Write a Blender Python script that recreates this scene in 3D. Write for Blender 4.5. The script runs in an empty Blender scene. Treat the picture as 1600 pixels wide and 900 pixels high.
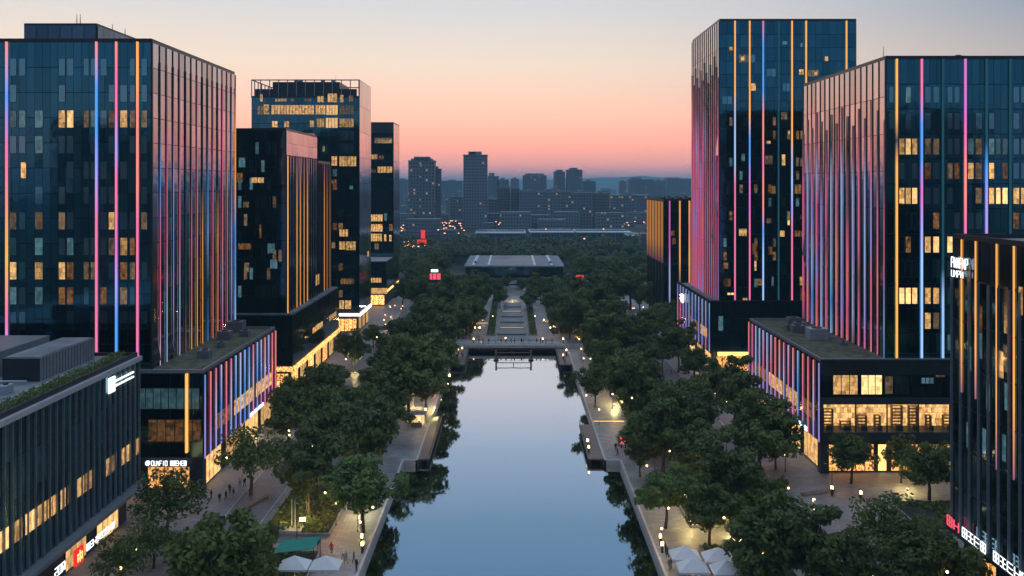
import bpy, bmesh, math, random
from mathutils import Vector, Matrix, noise
random.seed(7)
R = math.radians
SC = bpy.context.scene
COL = SC.collection
# ------------------------------------------------------------------ camera, sky, exposure
F = 1333.333            # focal length in photo pixels (1600 wide)
HC = 50.0               # camera height
VX, VY = 800.0, 286.0   # vanishing point of the canal axis
cam_d = bpy.data.cameras.new('camera'); cam = bpy.data.objects.new('camera', cam_d); COL.objects.link(cam)
cam.location = (0, 0, HC); cam.rotation_euler = (R(90), 0, 0)
cam_d.lens = 30.0; cam_d.sensor_width = 36.0
cam_d.shift_y = -(450 - VY) / 1600.0
cam_d.clip_start = 0.5; cam_d.clip_end = 30000
SC.camera = cam
SC.view_settings.view_transform = 'Standard'; SC.view_settings.look = 'None'
SC.view_settings.exposure = 0.15; SC.view_settings.gamma = 1.0; SC.view_settings.use_curve_mapping = False
cy = SC.cycles
cy.max_bounces = 6; cy.diffuse_bounces = 2; cy.glossy_bounces = 4; cy.transmission_bounces = 2
cy.transparent_max_bounces = 6; cy.volume_bounces = 0
cy.caustics_reflective = False; cy.caustics_refractive = False
cy.sample_clamp_indirect = 3.0; cy.sample_clamp_direct = 0
cy.use_adaptive_sampling = True; cy.adaptive_threshold = 0.02
cy.use_denoising = True

def s2l(c):
    return tuple((v / 255 / 12.92) if v / 255 <= .04045 else ((v / 255 + .055) / 1.055) ** 2.4 for v in c)

def ramp(nt, stops, interp='LINEAR'):
    n = nt.nodes.new('ShaderNodeValToRGB'); cr = n.color_ramp; cr.interpolation = interp
    while len(cr.elements) > 1: cr.elements.remove(cr.elements[-1])
    cr.elements[0].position = stops[0][0]; cr.elements[0].color = (*stops[0][1], 1)
    for p, c in stops[1:]:
        e = cr.elements.new(p); e.color = (*c, 1)
    return n

def mth(nt, op, a=None, b=None, c=None, clamp=False):
    n = nt.nodes.new('ShaderNodeMath'); n.operation = op; n.use_clamp = clamp
    for i, v in enumerate((a, b, c)):
        if v is None: continue
        if isinstance(v, (int, float)): n.inputs[i].default_value = v
        else: nt.links.new(v, n.inputs[i])
    return n.outputs[0]

W = bpy.data.worlds.new('World'); SC.world = W; W.use_nodes = True
nt = W.node_tree; nt.nodes.clear()
tc = nt.nodes.new('ShaderNodeTexCoord'); sp = nt.nodes.new('ShaderNodeSeparateXYZ')
nt.links.new(tc.outputs['Generated'], sp.inputs[0])
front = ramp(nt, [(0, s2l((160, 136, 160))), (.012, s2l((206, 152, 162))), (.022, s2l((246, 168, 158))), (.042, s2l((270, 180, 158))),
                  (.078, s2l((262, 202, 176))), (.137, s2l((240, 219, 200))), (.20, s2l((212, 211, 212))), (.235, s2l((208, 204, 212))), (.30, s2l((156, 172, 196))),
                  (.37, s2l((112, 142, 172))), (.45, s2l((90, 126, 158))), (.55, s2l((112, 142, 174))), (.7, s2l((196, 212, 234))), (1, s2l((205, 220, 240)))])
back = ramp(nt, [(0, s2l((66, 96, 124))), (.06, s2l((66, 106, 138))), (.2, s2l((80, 118, 152))), (.4, s2l((96, 124, 156))), (.65, s2l((196, 212, 234))), (1, s2l((205, 220, 240)))])  # overhead stops of both ramps, out of view, brightened to lift ambient light
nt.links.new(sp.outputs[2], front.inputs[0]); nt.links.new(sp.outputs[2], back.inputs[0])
hx = mth(nt, 'MULTIPLY', sp.outputs[0], -.33); hy = mth(nt, 'MULTIPLY', sp.outputs[1], .944)
d = mth(nt, 'ADD', hx, hy)
ln = mth(nt, 'SQRT', mth(nt, 'ADD', mth(nt, 'ADD', mth(nt, 'MULTIPLY', sp.outputs[0], sp.outputs[0]), mth(nt, 'MULTIPLY', sp.outputs[1], sp.outputs[1])), .0001))
d = mth(nt, 'DIVIDE', d, ln)
fac = nt.nodes.new('ShaderNodeMapRange'); fac.interpolation_type = 'SMOOTHSTEP'
nt.links.new(d, fac.inputs[0]); fac.inputs[1].default_value = .40; fac.inputs[2].default_value = .98
# the blue of the eastern sky takes over sooner high up than near the horizon
hi = nt.nodes.new('ShaderNodeMapRange'); nt.links.new(sp.outputs[2], hi.inputs[0]); hi.inputs[1].default_value = 0; hi.inputs[2].default_value = .18
hi.inputs[3].default_value = .3; hi.inputs[4].default_value = 1.0
inv = mth(nt, 'SUBTRACT', 1.0, mth(nt, 'MULTIPLY', mth(nt, 'SUBTRACT', 1.0, fac.outputs[0]), hi.outputs[0]))
bk = mth(nt, 'LESS_THAN', sp.outputs[1], 0.0)
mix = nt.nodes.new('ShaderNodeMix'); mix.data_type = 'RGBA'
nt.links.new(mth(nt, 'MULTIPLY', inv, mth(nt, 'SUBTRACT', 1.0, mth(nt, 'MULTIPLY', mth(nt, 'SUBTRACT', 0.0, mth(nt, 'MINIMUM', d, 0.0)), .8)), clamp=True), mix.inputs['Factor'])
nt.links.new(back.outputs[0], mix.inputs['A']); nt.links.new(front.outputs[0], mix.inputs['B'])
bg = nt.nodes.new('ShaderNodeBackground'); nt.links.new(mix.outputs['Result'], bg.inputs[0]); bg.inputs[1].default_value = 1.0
sky = nt.nodes.new('ShaderNodeTexSky'); sky.sky_type = 'NISHITA'; sky.sun_disc = False
sky.sun_elevation = R(-3); sky.sun_rotation = R(-19)
bg2 = nt.nodes.new('ShaderNodeBackground'); nt.links.new(sky.outputs[0], bg2.inputs[0]); bg2.inputs[1].default_value = 0.05
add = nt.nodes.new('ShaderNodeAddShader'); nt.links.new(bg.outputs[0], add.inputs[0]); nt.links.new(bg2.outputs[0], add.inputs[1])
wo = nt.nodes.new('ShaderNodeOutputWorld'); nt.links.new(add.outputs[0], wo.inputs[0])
W.cycles.sampling_method = 'MANUAL'; W.cycles.sample_map_resolution = 512

# ------------------------------------------------------------------ helpers
def atz(px, py, z=0.0):
    "point at height z seen at photo pixel"
    Y = F * (HC - z) / (py - VY); return Vector(((px - VX) * Y / F, Y, z))
def XY(px, Y): return (px - VX) * Y / F
def ZY(py, Y): return HC - (py - VY) * Y / F
def YX(px, X): return X * F / (px - VX)

def tag(o, label=None, cat=None, group=None, kind=None):
    if label: o['label'] = label
    if cat: o['category'] = cat
    if group: o['group'] = group
    if kind: o['kind'] = kind
    return o
def empty(name, loc=(0, 0, 0), rz=0):
    o = bpy.data.objects.new(name, None); o.location = loc; o.rotation_euler.z = rz; COL.objects.link(o); return o

class MB:
    def __init__(s): s.v = []; s.f = []; s.m = []
    def quad(s, a, b, c, d, m=0):
        n = len(s.v); s.v += [tuple(a), tuple(b), tuple(c), tuple(d)]; s.f.append((n, n + 1, n + 2, n + 3)); s.m.append(m); return s
    def box(s, x0, x1, y0, y1, z0, z1, m=0):
        n = len(s.v)
        s.v += [(x0, y0, z0), (x1, y0, z0), (x1, y1, z0), (x0, y1, z0), (x0, y0, z1), (x1, y0, z1), (x1, y1, z1), (x0, y1, z1)]
        for q in ((0, 3, 2, 1), (4, 5, 6, 7), (0, 1, 5, 4), (1, 2, 6, 5), (2, 3, 7, 6), (3, 0, 4, 7)):
            s.f.append(tuple(n + i for i in q)); s.m.append(m)
        return s
    def tube(s, a, b, r0, r1=None, seg=6, m=0, caps=True):
        r1 = r0 if r1 is None else r1
        a = Vector(a); b = Vector(b); d = (b - a).normalized()
        u = d.cross(Vector((0, 0, 1)) if abs(d.z) < .9 else Vector((1, 0, 0))).normalized(); w = d.cross(u)
        n = len(s.v)
        for p, r in ((a, r0), (b, r1)):
            for i in range(seg):
                t = 2 * math.pi * i / seg; s.v.append(tuple(p + (u * math.cos(t) + w * math.sin(t)) * r))
        for i in range(seg):
            j = (i + 1) % seg; s.f.append((n + i, n + seg + i, n + seg + j, n + j)); s.m.append(m)
        if caps:
            s.f.append(tuple(n + i for i in range(seg))); s.m.append(m)
            s.f.append(tuple(n + seg + i for i in reversed(range(seg)))); s.m.append(m)
        return s
    def ball(s, c, r, m=0, seg=8, rings=5, sz=1.0):
        n = len(s.v); c = Vector(c)
        s.v.append((c.x, c.y, c.z + r * sz))
        for k in range(1, rings):
            ph = math.pi * k / rings
            for i in range(seg):
                t = 2 * math.pi * i / seg
                s.v.append((c.x + r * math.sin(ph) * math.cos(t), c.y + r * math.sin(ph) * math.sin(t), c.z + r * sz * math.cos(ph)))
        s.v.append((c.x, c.y, c.z - r * sz)); e = len(s.v) - 1
        for i in range(seg):
            j = (i + 1) % seg
            s.f.append((n, n + 1 + i, n + 1 + j)); s.m.append(m)
            for k in range(rings - 2):
                a = n + 1 + k * seg; s.f.append((a + i, a + seg + i, a + seg + j, a + j)); s.m.append(m)
            a = n + 1 + (rings - 2) * seg; s.f.append((a + i, e, a + j)); s.m.append(m)
        return s
    def mesh(s, name, mats):
        me = bpy.data.meshes.new(name); me.from_pydata(s.v, [], s.f)
        if not isinstance(mats, (list, tuple)): mats = [mats]
        for m in mats: me.materials.append(m)
        if len(mats) > 1: me.polygons.foreach_set('material_index', s.m)
        me.update(); return me
    def build(s, name, mats, parent=None, smooth=False):
        me = s.mesh(name, mats)
        if smooth: me.polygons.foreach_set('use_smooth', [True] * len(me.polygons))
        o = bpy.data.objects.new(name, me); COL.objects.link(o)
        if parent is not None: o.parent = parent
        return o
def kids(o): return [c for c in KID.get(o.name, [])]
def copy_tree(o, loc=None, rz=None, scale=None):
    r = o.copy(); COL.objects.link(r)
    if loc is not None: r.location = loc
    if rz is not None: r.rotation_euler.z = rz
    if scale is not None: r.scale = (scale,) * 3 if isinstance(scale, (int, float)) else scale
    for c in list(o.children):
        d = c.copy(); COL.objects.link(d); d.parent = r
        for g in list(c.children):
            e = g.copy(); COL.objects.link(e); e.parent = d
    return r
ORD = ['first', 'second', 'third', 'fourth', 'fifth', 'sixth', 'seventh', 'eighth', 'ninth', 'tenth', 'eleventh', 'twelfth', 'thirteenth', 'fourteenth',
       'fifteenth', 'sixteenth', 'seventeenth', 'eighteenth', 'nineteenth', 'twentieth', 'twenty-first', 'twenty-second', 'twenty-third', 'twenty-fourth',
       'twenty-fifth', 'twenty-sixth', 'twenty-seventh', 'twenty-eighth', 'twenty-ninth', 'thirtieth', 'thirty-first', 'thirty-second', 'thirty-third', 'thirty-fourth', 'thirty-fifth',
       'thirty-sixth', 'thirty-seventh', 'thirty-eighth', 'thirty-ninth', 'fortieth']

for t_ in ('forty', 'fifty', 'sixty', 'seventy', 'eighty', 'ninety'):
    if t_ != 'forty': ORD.append(t_[:-1] + 'ieth')
    ORD += [t_ + '-' + o_ for o_ in ORD[:9]]
# ------------------------------------------------------------------ materials
MAT = {}
def newmat(name):
    m = bpy.data.materials.new(name); m.use_nodes = True; MAT[name] = m
    return m, m.node_tree, m.node_tree.nodes['Principled BSDF']
def matte(name, col, rough=.7, var=.25, scale=.6, metal=0.0, bump=0.0, spec=.4):
    m, t, b = newmat(name)
    b.inputs['Roughness'].default_value = rough; b.inputs['Metallic'].default_value = metal; b.inputs['Specular IOR Level'].default_value = spec
    g = t.nodes.new('ShaderNodeNewGeometry')
    n = t.nodes.new('ShaderNodeTexNoise'); n.inputs['Scale'].default_value = scale; n.inputs['Detail'].default_value = 5
    t.links.new(g.outputs['Position'], n.inputs['Vector'])
    r = ramp(t, [(.3, tuple(c * (1 - var) for c in col)), (.7, tuple(min(1, c * (1 + var)) for c in col))])
    t.links.new(n.outputs[0], r.inputs[0]); t.links.new(r.outputs[0], b.inputs['Base Color'])
    if bump:
        bp = t.nodes.new('ShaderNodeBump'); bp.inputs['Strength'].default_value = bump; bp.inputs['Distance'].default_value = .1
        t.links.new(n.outputs[0], bp.inputs['Height']); t.links.new(bp.outputs[0], b.inputs['Normal'])
    return m
def glass(name, tint, rough=.05, wav=.015, vary=.35):
    m, t, b = newmat(name)
    b.inputs['Metallic'].default_value = 1.0
    g = t.nodes.new('ShaderNodeNewGeometry')
    r = ramp(t, [(0, tuple(c * (1 - vary) for c in tint)), (1, tuple(c * (1 + vary) for c in tint))])
    t.links.new(g.outputs['Random Per Island'], r.inputs[0]); t.links.new(r.outputs[0], b.inputs['Base Color'])
    t.links.new(mth(t, 'ADD', mth(t, 'MULTIPLY', g.outputs['Random Per Island'], .07), rough), b.inputs['Roughness'])
    n = t.nodes.new('ShaderNodeTexNoise'); n.inputs['Scale'].default_value = .55; n.inputs['Detail'].default_value = 1
    t.links.new(g.outputs['Position'], n.inputs['Vector'])
    bp = t.nodes.new('ShaderNodeBump'); bp.inputs['Strength'].default_value = 1; bp.inputs['Distance'].default_value = wav
    t.links.new(n.outputs[0], bp.inputs['Height']); t.links.new(bp.outputs[0], b.inputs['Normal'])
    return m
glass('teal_glass', (.06, .20, .26), vary=.22); glass('dark_glass', (.08, .17, .21)); glass('black_glass', (.10, .18, .22), vary=.3); glass('podium_glass', (.045, .055, .08), .18)
glass('skylight_glass', (.08, .12, .16), .35)
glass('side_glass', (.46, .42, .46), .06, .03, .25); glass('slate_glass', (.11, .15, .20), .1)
glass('window_glass', (.22, .42, .48), .04, .01, .5); glass('blue_glass', (.12, .30, .34), .22)
matte('charcoal', (.028, .036, .044), .5, .2, .3, spec=.3); matte('dark_metal', (.04, .045, .055), .35, .15, 1, .6)
matte('grey_metal', (.22, .25, .29), .4, .15, 1, .3); matte('light_metal', (.45, .5, .58), .35, .1, 1, .2)
matte('roof_grey', (.17, .195, .23), .8, .35, .25); matte('roof_green', (.10, .105, .07), .95, .5, .8)
matte('concrete', (.22, .22, .22), .8, .25, .4); matte('pale_concrete', (.36, .37, .38), .75, .2, .5)
matte('trunk_bark', (.06, .048, .038), .9, .3, 3); matte('soil', (.035, .04, .028), 1, .5, .5)
matte('timber', (.17, .13, .10), .7, .25, 2); matte('canvas_white', (.62, .65, .70), .8, .06, 1); matte('canvas_green', (.02, .22, .18), .75, .15, 1)
matte('white_paint', (.75, .76, .78), .4, .05, 1); matte('stone_edge', (.42, .44, .47), .6, .15, 1); matte('far_ground', (.05, .06, .055), 1, .5, .02)
matte('skin', (.42, .27, .2), .6, .05, 4)
for nme, c in (('cloth_black', (.015, .015, .02)), ('cloth_navy', (.02, .03, .07)), ('cloth_white', (.6, .6, .6)), ('cloth_red', (.4, .04, .04)), ('cloth_grey', (.16, .16, .17)), ('cloth_denim', (.05, .08, .15)), ('hair_dark', (.012, .009, .008)), ('cloth_tan', (.32, .24, .16))):
    matte(nme, c, .85, .1, 5)

def paving(name, col, bw=.9, bh=.45, rot=0.0):
    m, t, b = newmat(name)
    g = t.nodes.new('ShaderNodeNewGeometry')
    mp = t.nodes.new('ShaderNodeMapping'); mp.inputs['Rotation'].default_value = (0, 0, rot)
    t.links.new(g.outputs['Position'], mp.inputs[0])
    br = t.nodes.new('ShaderNodeTexBrick'); br.inputs['Scale'].default_value = 1; br.inputs['Brick Width'].default_value = bw; br.inputs['Row Height'].default_value = bh
    br.inputs['Mortar Size'].default_value = .02
    br.inputs['Color1'].default_value = (*[c * .8 for c in col], 1); br.inputs['Color2'].default_value = (*[c * 1.15 for c in col], 1); br.inputs['Mortar'].default_value = (*[c * .45 for c in col], 1)
    t.links.new(mp.outputs[0], br.inputs[0])
    n = t.nodes.new('ShaderNodeTexNoise'); n.inputs['Scale'].default_value = .18; n.inputs['Detail'].default_value = 7; n.inputs['Roughness'].default_value = .65
    t.links.new(g.outputs['Position'], n.inputs['Vector'])
    r = ramp(t, [(.3, (.55, .55, .56)), (.7, (1.2, 1.2, 1.2))]); t.links.new(n.outputs[0], r.inputs[0])
    mx = t.nodes.new('ShaderNodeMix'); mx.data_type = 'RGBA'; mx.blend_type = 'MULTIPLY'; mx.inputs['Factor'].default_value = 1
    t.links.new(br.outputs[0], mx.inputs['A']); t.links.new(r.outputs[0], mx.inputs['B']); t.links.new(mx.outputs['Result'], b.inputs['Base Color'])
    r2 = ramp(t, [(.35, (.35,) * 3), (.65, (.7,) * 3)]); t.links.new(n.outputs[0], r2.inputs[0]); t.links.new(r2.outputs[0], b.inputs['Roughness'])
    return m
paving('plaza_paving', (.25, .25, .27)); paving('quay_paving', (.25, .28, .31), 1.4, .7); paving('street_paving', (.18, .19, .215), .6, .3); paving('deck_boards', (.20, .17, .16), 6, .18)

def leafmat(name, c0, c1):
    m, t, b = newmat(name)
    oi = t.nodes.new('ShaderNodeObjectInfo'); g = t.nodes.new('ShaderNodeNewGeometry')
    r = ramp(t, [(0, c0), (1, c1)])
    s = mth(t, 'ADD', mth(t, 'MULTIPLY', oi.outputs['Random'], .5), mth(t, 'MULTIPLY', g.outputs['Random Per Island'], .5))
    t.links.new(s, r.inputs[0]); t.links.new(r.outputs[0], b.inputs['Base Color'])
    b.inputs['Roughness'].default_value = .55; b.inputs['Specular IOR Level'].default_value = .3
    tr = t.nodes.new('ShaderNodeBsdfTranslucent'); t.links.new(r.outputs[0], tr.inputs[0])
    ms = t.nodes.new('ShaderNodeMixShader'); ms.inputs[0].default_value = .25
    t.links.new(b.outputs[0], ms.inputs[1]); t.links.new(tr.outputs[0], ms.inputs[2]); t.links.new(ms.outputs[0], t.nodes['Material Output'].inputs[0])
    return m
leafmat('leaf_dark', (.056, .096, .026), (.145, .190, .046))
leafmat('leaf_olive', (.060, .098, .028), (.135, .175, .048))
leafmat('leaf_green', (.075, .14, .04), (.14, .23, .06))
leafmat('leaf_far', (.030, .055, .030), (.06, .09, .04))

# emitters -------------------------------------------------------------
def emat(name, col, st=1.0):
    m = bpy.data.materials.new(name); m.use_nodes = True; MAT[name] = m; t = m.node_tree; t.nodes.clear()
    e = t.nodes.new('ShaderNodeEmission'); e.inputs[0].default_value = (*col, 1); e.inputs[1].default_value = st
    o = t.nodes.new('ShaderNodeOutputMaterial'); t.links.new(e.outputs[0], o.inputs[0]); return m
def interior(name, lo, hi, st, scale=1.6, thr=(.38, .62), bars=.8, gloss=True):
    "a lit room seen through glass: furniture and blinds break the light up"
    m = bpy.data.materials.new(name); m.use_nodes = True; MAT[name] = m; t = m.node_tree; t.nodes.clear()
    g = t.nodes.new('ShaderNodeNewGeometry'); sx = t.nodes.new('ShaderNodeSeparateXYZ'); t.links.new(g.outputs['Position'], sx.inputs[0])
    cb = t.nodes.new('ShaderNodeCombineXYZ'); t.links.new(mth(t, 'ADD', sx.outputs[0], sx.outputs[1]), cb.inputs[0]); t.links.new(sx.outputs[2], cb.inputs[1])
    n = t.nodes.new('ShaderNodeTexNoise'); n.inputs['Scale'].default_value = scale * .8; n.inputs['Detail'].default_value = 3; n.inputs['Roughness'].default_value = .6
    t.links.new(cb.outputs[0], n.inputs['Vector'])
    v = t.nodes.new('ShaderNodeTexBrick'); v.inputs['Scale'].default_value = scale * .8; v.inputs['Brick Width'].default_value = .62; v.inputs['Row Height'].default_value = .9; v.inputs['Mortar Size'].default_value = .03; v.offset = .37
    v.inputs['Color1'].default_value = (0, 0, 0, 1); v.inputs['Color2'].default_value = (1, 1, 1, 1); v.inputs['Mortar'].default_value = (.2, .2, .2, 1); v.inputs['Bias'].default_value = .2
    t.links.new(cb.outputs[0], v.inputs['Vector'])
    sv = t.nodes.new('ShaderNodeSeparateColor'); t.links.new(v.outputs['Color'], sv.inputs[0])
    f = mth(t, 'ADD', mth(t, 'MULTIPLY', n.outputs[0], .62), mth(t, 'MULTIPLY', sv.outputs[0], .38))
    r = ramp(t, [(thr[0], lo), ((thr[0] + thr[1]) / 2, tuple((a + b) / 2 for a, b in zip(lo, hi))), (thr[1], hi)])
    t.links.new(f, r.inputs[0])
    e = t.nodes.new('ShaderNodeEmission'); t.links.new(r.outputs[0], e.inputs[0])
    oi = t.nodes.new('ShaderNodeObjectInfo'); t.links.new(mth(t, 'MULTIPLY', mth(t, 'ADD', mth(t, 'MULTIPLY', oi.outputs['Random'], .75), .5), st), e.inputs[1])
    gl = t.nodes.new('ShaderNodeBsdfGlossy'); gl.inputs[0].default_value = (.08, .08, .09, 1); gl.inputs[1].default_value = .05
    ad = t.nodes.new('ShaderNodeAddShader'); t.links.new(e.outputs[0], ad.inputs[0]); t.links.new(gl.outputs[0], ad.inputs[1])
    o = t.nodes.new('ShaderNodeOutputMaterial'); t.links.new(ad.outputs[0], o.inputs[0]); return m
interior('lit_warm', (.12, .055, .02), (.90, .50, .17), .95, 1.5, (.25, .7))
interior('lit_bright', (.40, .20, .07), (1.15, .70, .28), 1.15, 1.5, (.22, .6))
interior('lit_dim', (.03, .028, .022), (.24, .15, .075), .8, 1.5, (.3, .75))
interior('lit_amber', (.02, .012, .008), (.36, .16, .045), .7, 1.6, (.3, .75))
interior('lit_cool', (.02, .06, .075), (.09, .20, .24), .7, 1.4, (.25, .7))
interior('shop_warm', (.07, .025, .006), (1.7, .74, .20), 1.4, 2.4, (.36, .62))
interior('shop_soft', (.25, .13, .045), (1.0, .56, .20), 1.15, 1.2, (.2, .7))
interior('shelf_light', (.16, .07, .02), (1.3, .70, .24), 1.1, 1.2, (.3, .66))
emat('sign_white', (.9, .95, 1.0), 1.7); emat('sign_red', (1.0, .03, .03), 1.0); emat('sign_pink', (1, .10, .16), 1.0); emat('bulb', (1.0, .62, .25), 9.0); emat('bulb_far', (1.0, .40, .18), 3.6)
emat('weir_light', (1.0, .6, .3), .7); emat('led_white', (1.0, .92, .85), 2.2); emat('led_cyan', (.45, .75, 1.0), 2.2); emat('led_gold', (1.0, .60, .16), 2.0); emat('lamp_red', (1, .05, .06), .9); emat('bulb_white', (.9, .95, 1), 3.0)

LC = dict(O=(1.0, .40, .09), S=(.92, .25, .20), P=(.80, .16, .32), M=(.66, .15, .50), V=(.36, .30, .78), B=(.09, .30, .80), C=(.32, .52, .88), T=(.012, .06, .085),
          W=(.55, .45, .75), D=(.02, .02, .03), K=(.26, .10, .15), G=(.12, .085, .10), L=(.40, .42, .72))
def led(code, st=1.15):
    key = 'led_' + code + ('%.2f' % st)
    if key in MAT: return MAT[key]
    m = bpy.data.materials.new(key); m.use_nodes = True; MAT[key] = m; t = m.node_tree; t.nodes.clear()
    tcn = t.nodes.new('ShaderNodeTexCoord'); s = t.nodes.new('ShaderNodeSeparateXYZ'); t.links.new(tcn.outputs['Generated'], s.inputs[0])
    n = len(code); inv = mth(t, 'SUBTRACT', 1.0, s.outputs[2])
    r = ramp(t, [(i / max(1, n - 1), LC[c]) for i, c in enumerate(code)]); t.links.new(inv, r.inputs[0])
    e = t.nodes.new('ShaderNodeEmission'); t.links.new(r.outputs[0], e.inputs[0]); e.inputs[1].default_value = st
    o = t.nodes.new('ShaderNodeOutputMaterial'); t.links.new(e.outputs[0], o.inputs[0]); return m

def citymat(name, wall, win, lit=.03, fl=3.3, bay=2.8, st=.32):
    "masonry block with rows of small windows, some of them lit"
    m, t, b = newmat(name)
    g = t.nodes.new('ShaderNodeNewGeometry'); s = t.nodes.new('ShaderNodeSeparateXYZ'); t.links.new(g.outputs['Position'], s.inputs[0])
    h = mth(t, 'ADD', s.outputs[0], s.outputs[1])
    zf = mth(t, 'FRACT', mth(t, 'DIVIDE', s.outputs[2], fl)); hf = mth(t, 'FRACT', mth(t, 'DIVIDE', h, bay))
    zi = mth(t, 'FLOOR', mth(t, 'DIVIDE', s.outputs[2], fl)); hi_ = mth(t, 'FLOOR', mth(t, 'DIVIDE', h, bay))
    w = mth(t, 'MULTIPLY', mth(t, 'MULTIPLY', mth(t, 'GREATER_THAN', zf, .35), mth(t, 'LESS_THAN', zf, .85)), mth(t, 'MULTIPLY', mth(t, 'GREATER_THAN', hf, .25), mth(t, 'LESS_THAN', hf, .8)))
    ns = t.nodes.new('ShaderNodeSeparateXYZ'); t.links.new(g.outputs['Normal'], ns.inputs[0])
    w = mth(t, 'MULTIPLY', w, mth(t, 'LESS_THAN', ns.outputs[2], .5))
    cb = t.nodes.new('ShaderNodeCombineXYZ'); t.links.new(hi_, cb.inputs[0]); t.links.new(zi, cb.inputs[1])
    wn = t.nodes.new('ShaderNodeTexWhiteNoise'); t.links.new(cb.outputs[0], wn.inputs[0])
    mx = t.nodes.new('ShaderNodeMix'); mx.data_type = 'RGBA'; t.links.new(w, mx.inputs['Factor']); mx.inputs['A'].default_value = (*wall, 1); mx.inputs['B'].default_value = (*win, 1)
    t.links.new(mx.outputs['Result'], b.inputs['Base Color']); b.inputs['Roughness'].default_value = .6
    on = mth(t, 'MULTIPLY', w, mth(t, 'LESS_THAN', wn.outputs['Value'], lit))
    b.inputs['Emission Color'].default_value = (1, .58, .28, 1); t.links.new(mth(t, 'MULTIPLY', on, st), b.inputs['Emission Strength'])
    return m
citymat('city_grey', (.14, .17, .21), (.03, .04, .05)); citymat('city_lit', (.12, .14, .18), (.02, .03, .04), .09, 3.4, 3.2, .32); citymat('city_brown', (.13, .12, .13), (.03, .03, .04), .02)
citymat('city_plain', (.11, .14, .18), (.05, .06, .07), .012)

# ------------------------------------------------------------------ facade kit
PROUD = .12
def pt(ax, c, sg, u, off, z):
    return (u, c + sg * off, z) if ax == 'y' else (c + sg * off, u, z)
def bx(mb, ax, c, sg, u0, u1, o0, o1, z0, z1, m=0):
    a = c + sg * o0; b = c + sg * o1; a, b = min(a, b), max(a, b)
    if ax == 'y': mb.box(u0, u1, a, b, z0, z1, m)
    else: mb.box(a, b, u0, u1, z0, z1, m)
def facade(root, ax, c, sg, u0, u1, z0, z1, bay, fl, mat, gu=.05, gz=.12, fin=.0, fw=.08, tilt=.008, opens=0, fmat='charcoal', name='glass_facade', stag=0, rnd=None):
    rn = random.Random(int(abs(c * 100 + u0 * 7 + z0)))
    nu = max(1, round((u1 - u0) / bay)); nz = max(1, round((z1 - z0) / fl)); du = (u1 - u0) / nu; dz = (z1 - z0) / nz
    mb = MB()
    for i in range(nu):
        for k in range(nz):
            a, b = u0 + i * du + gu, u0 + (i + 1) * du - gu
            lo, hi_ = z0 + k * dz + gz, z0 + (k + 1) * dz
            t = [PROUD + rn.uniform(-tilt, tilt) for _ in range(4)]
            if opens and rn.random() < opens:
                lo += dz * .2; t[0] += .3; t[1] += .3
            # planar tilt
            t[3] = t[0] + t[2] - t[1]
            q = [pt(ax, c, sg, a, t[0], lo), pt(ax, c, sg, b, t[1], lo), pt(ax, c, sg, b, t[2], hi_), pt(ax, c, sg, a, t[3], hi_)]
            if (ax == 'y') == (sg > 0): q = q[::-1]
            mb.quad(*q)
    o = mb.build(name, MAT[mat], root)
    if fin:
        fb = MB()
        for i in range(nu + 1):
            u = u0 + i * du; bx(fb, ax, c, sg, u - fw, u + fw, 0, PROUD + fin, z0, z1)
        fb.build('mullion', MAT[fmat], root)
    return du, dz
def strip(root, ax, c, sg, u, z0, z1, code, w=.16, off=.5, st=1.15, name='light_strip'):
    mb = MB(); bx(mb, ax, c, sg, u - w, u + w, PROUD + .03, PROUD + off, z0, z1)
    return mb.build(name, led(code, st), root)
def win(root, ax, c, sg, u0, u1, z0, z1, mat, n=None, name='window'):
    mb = MB(); e = .07; n = n or max(1, round((u1 - u0) / 1.3))
    bx(mb, ax, c, sg, u0, u1, PROUD - .08, PROUD + .03, z0, z1, 0)
    du = (u1 - u0) / n
    for i in range(n):
        a, b = u0 + i * du + e, u0 + (i + 1) * du - e
        q = [pt(ax, c, sg, a, PROUD + .045, z0 + e), pt(ax, c, sg, b, PROUD + .045, z0 + e), pt(ax, c, sg, b, PROUD + .045, z1 - e), pt(ax, c, sg, a, PROUD + .045, z1 - e)]
        if (ax == 'y') == (sg > 0): q = q[::-1]
        mb.quad(*q, m=1)
    return mb.build(name, [MAT['charcoal'], MAT[mat]], root)
def fwin(root, Y, x0, x1, y0, y1, mat, n=None):
    "window on a facade facing the camera, given by where it shows"
    win(root, 'y', Y, -1, XY(x0, Y), XY(x1, Y), ZY(y1, Y), ZY(y0, Y), mat, n)
def core(root, x0, x1, y0, y1, z0, z1, mat='charcoal', name='wall', roof=True, rm='roof_grey', par=.6):
    o = MB().box(x0, x1, y0, y1, z0, z1 - .05).build(name, MAT[mat], root)
    if roof:
        m = MB(); w = .35
        m.box(x0 + w, x1 - w, y0 + w, y1 - w, z1 - .048, z1 + .02, 0)
        for a in ((x0, x1, y0, y0 + w), (x0, x1, y1 - w, y1), (x0, x0 + w, y0 + w, y1 - w), (x1 - w, x1, y0 + w, y1 - w)): m.box(*a, z1 - .046, z1 + par, 1)
        m.build('roof', [MAT[rm], MAT['dark_metal']], o if name != 'wall' else root)
    return o
def vent_box(root, x, y, z, sx, sy, sz, name='air_unit', mat='grey_metal'):
    m = MB().box(x - sx / 2, x + sx / 2, y - sy / 2, y + sy / 2, z, z + sz, 0)
    k = max(3, int(sz / .25))
    for i in range(k): m.box(x - sx / 2 - .03, x + sx / 2 + .03, y - sy / 2 - .03, y + sy / 2 + .03, z + .1 + i * (sz - .1) / k, z + .14 + i * (sz - .1) / k, 1)
    m.tube((x, y, z + sz - .02), (x, y, z + sz + .18), min(sx, sy) * .33, seg=10, m=1)
    return m.build(name, [MAT[mat], MAT['dark_metal']], root)
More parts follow.
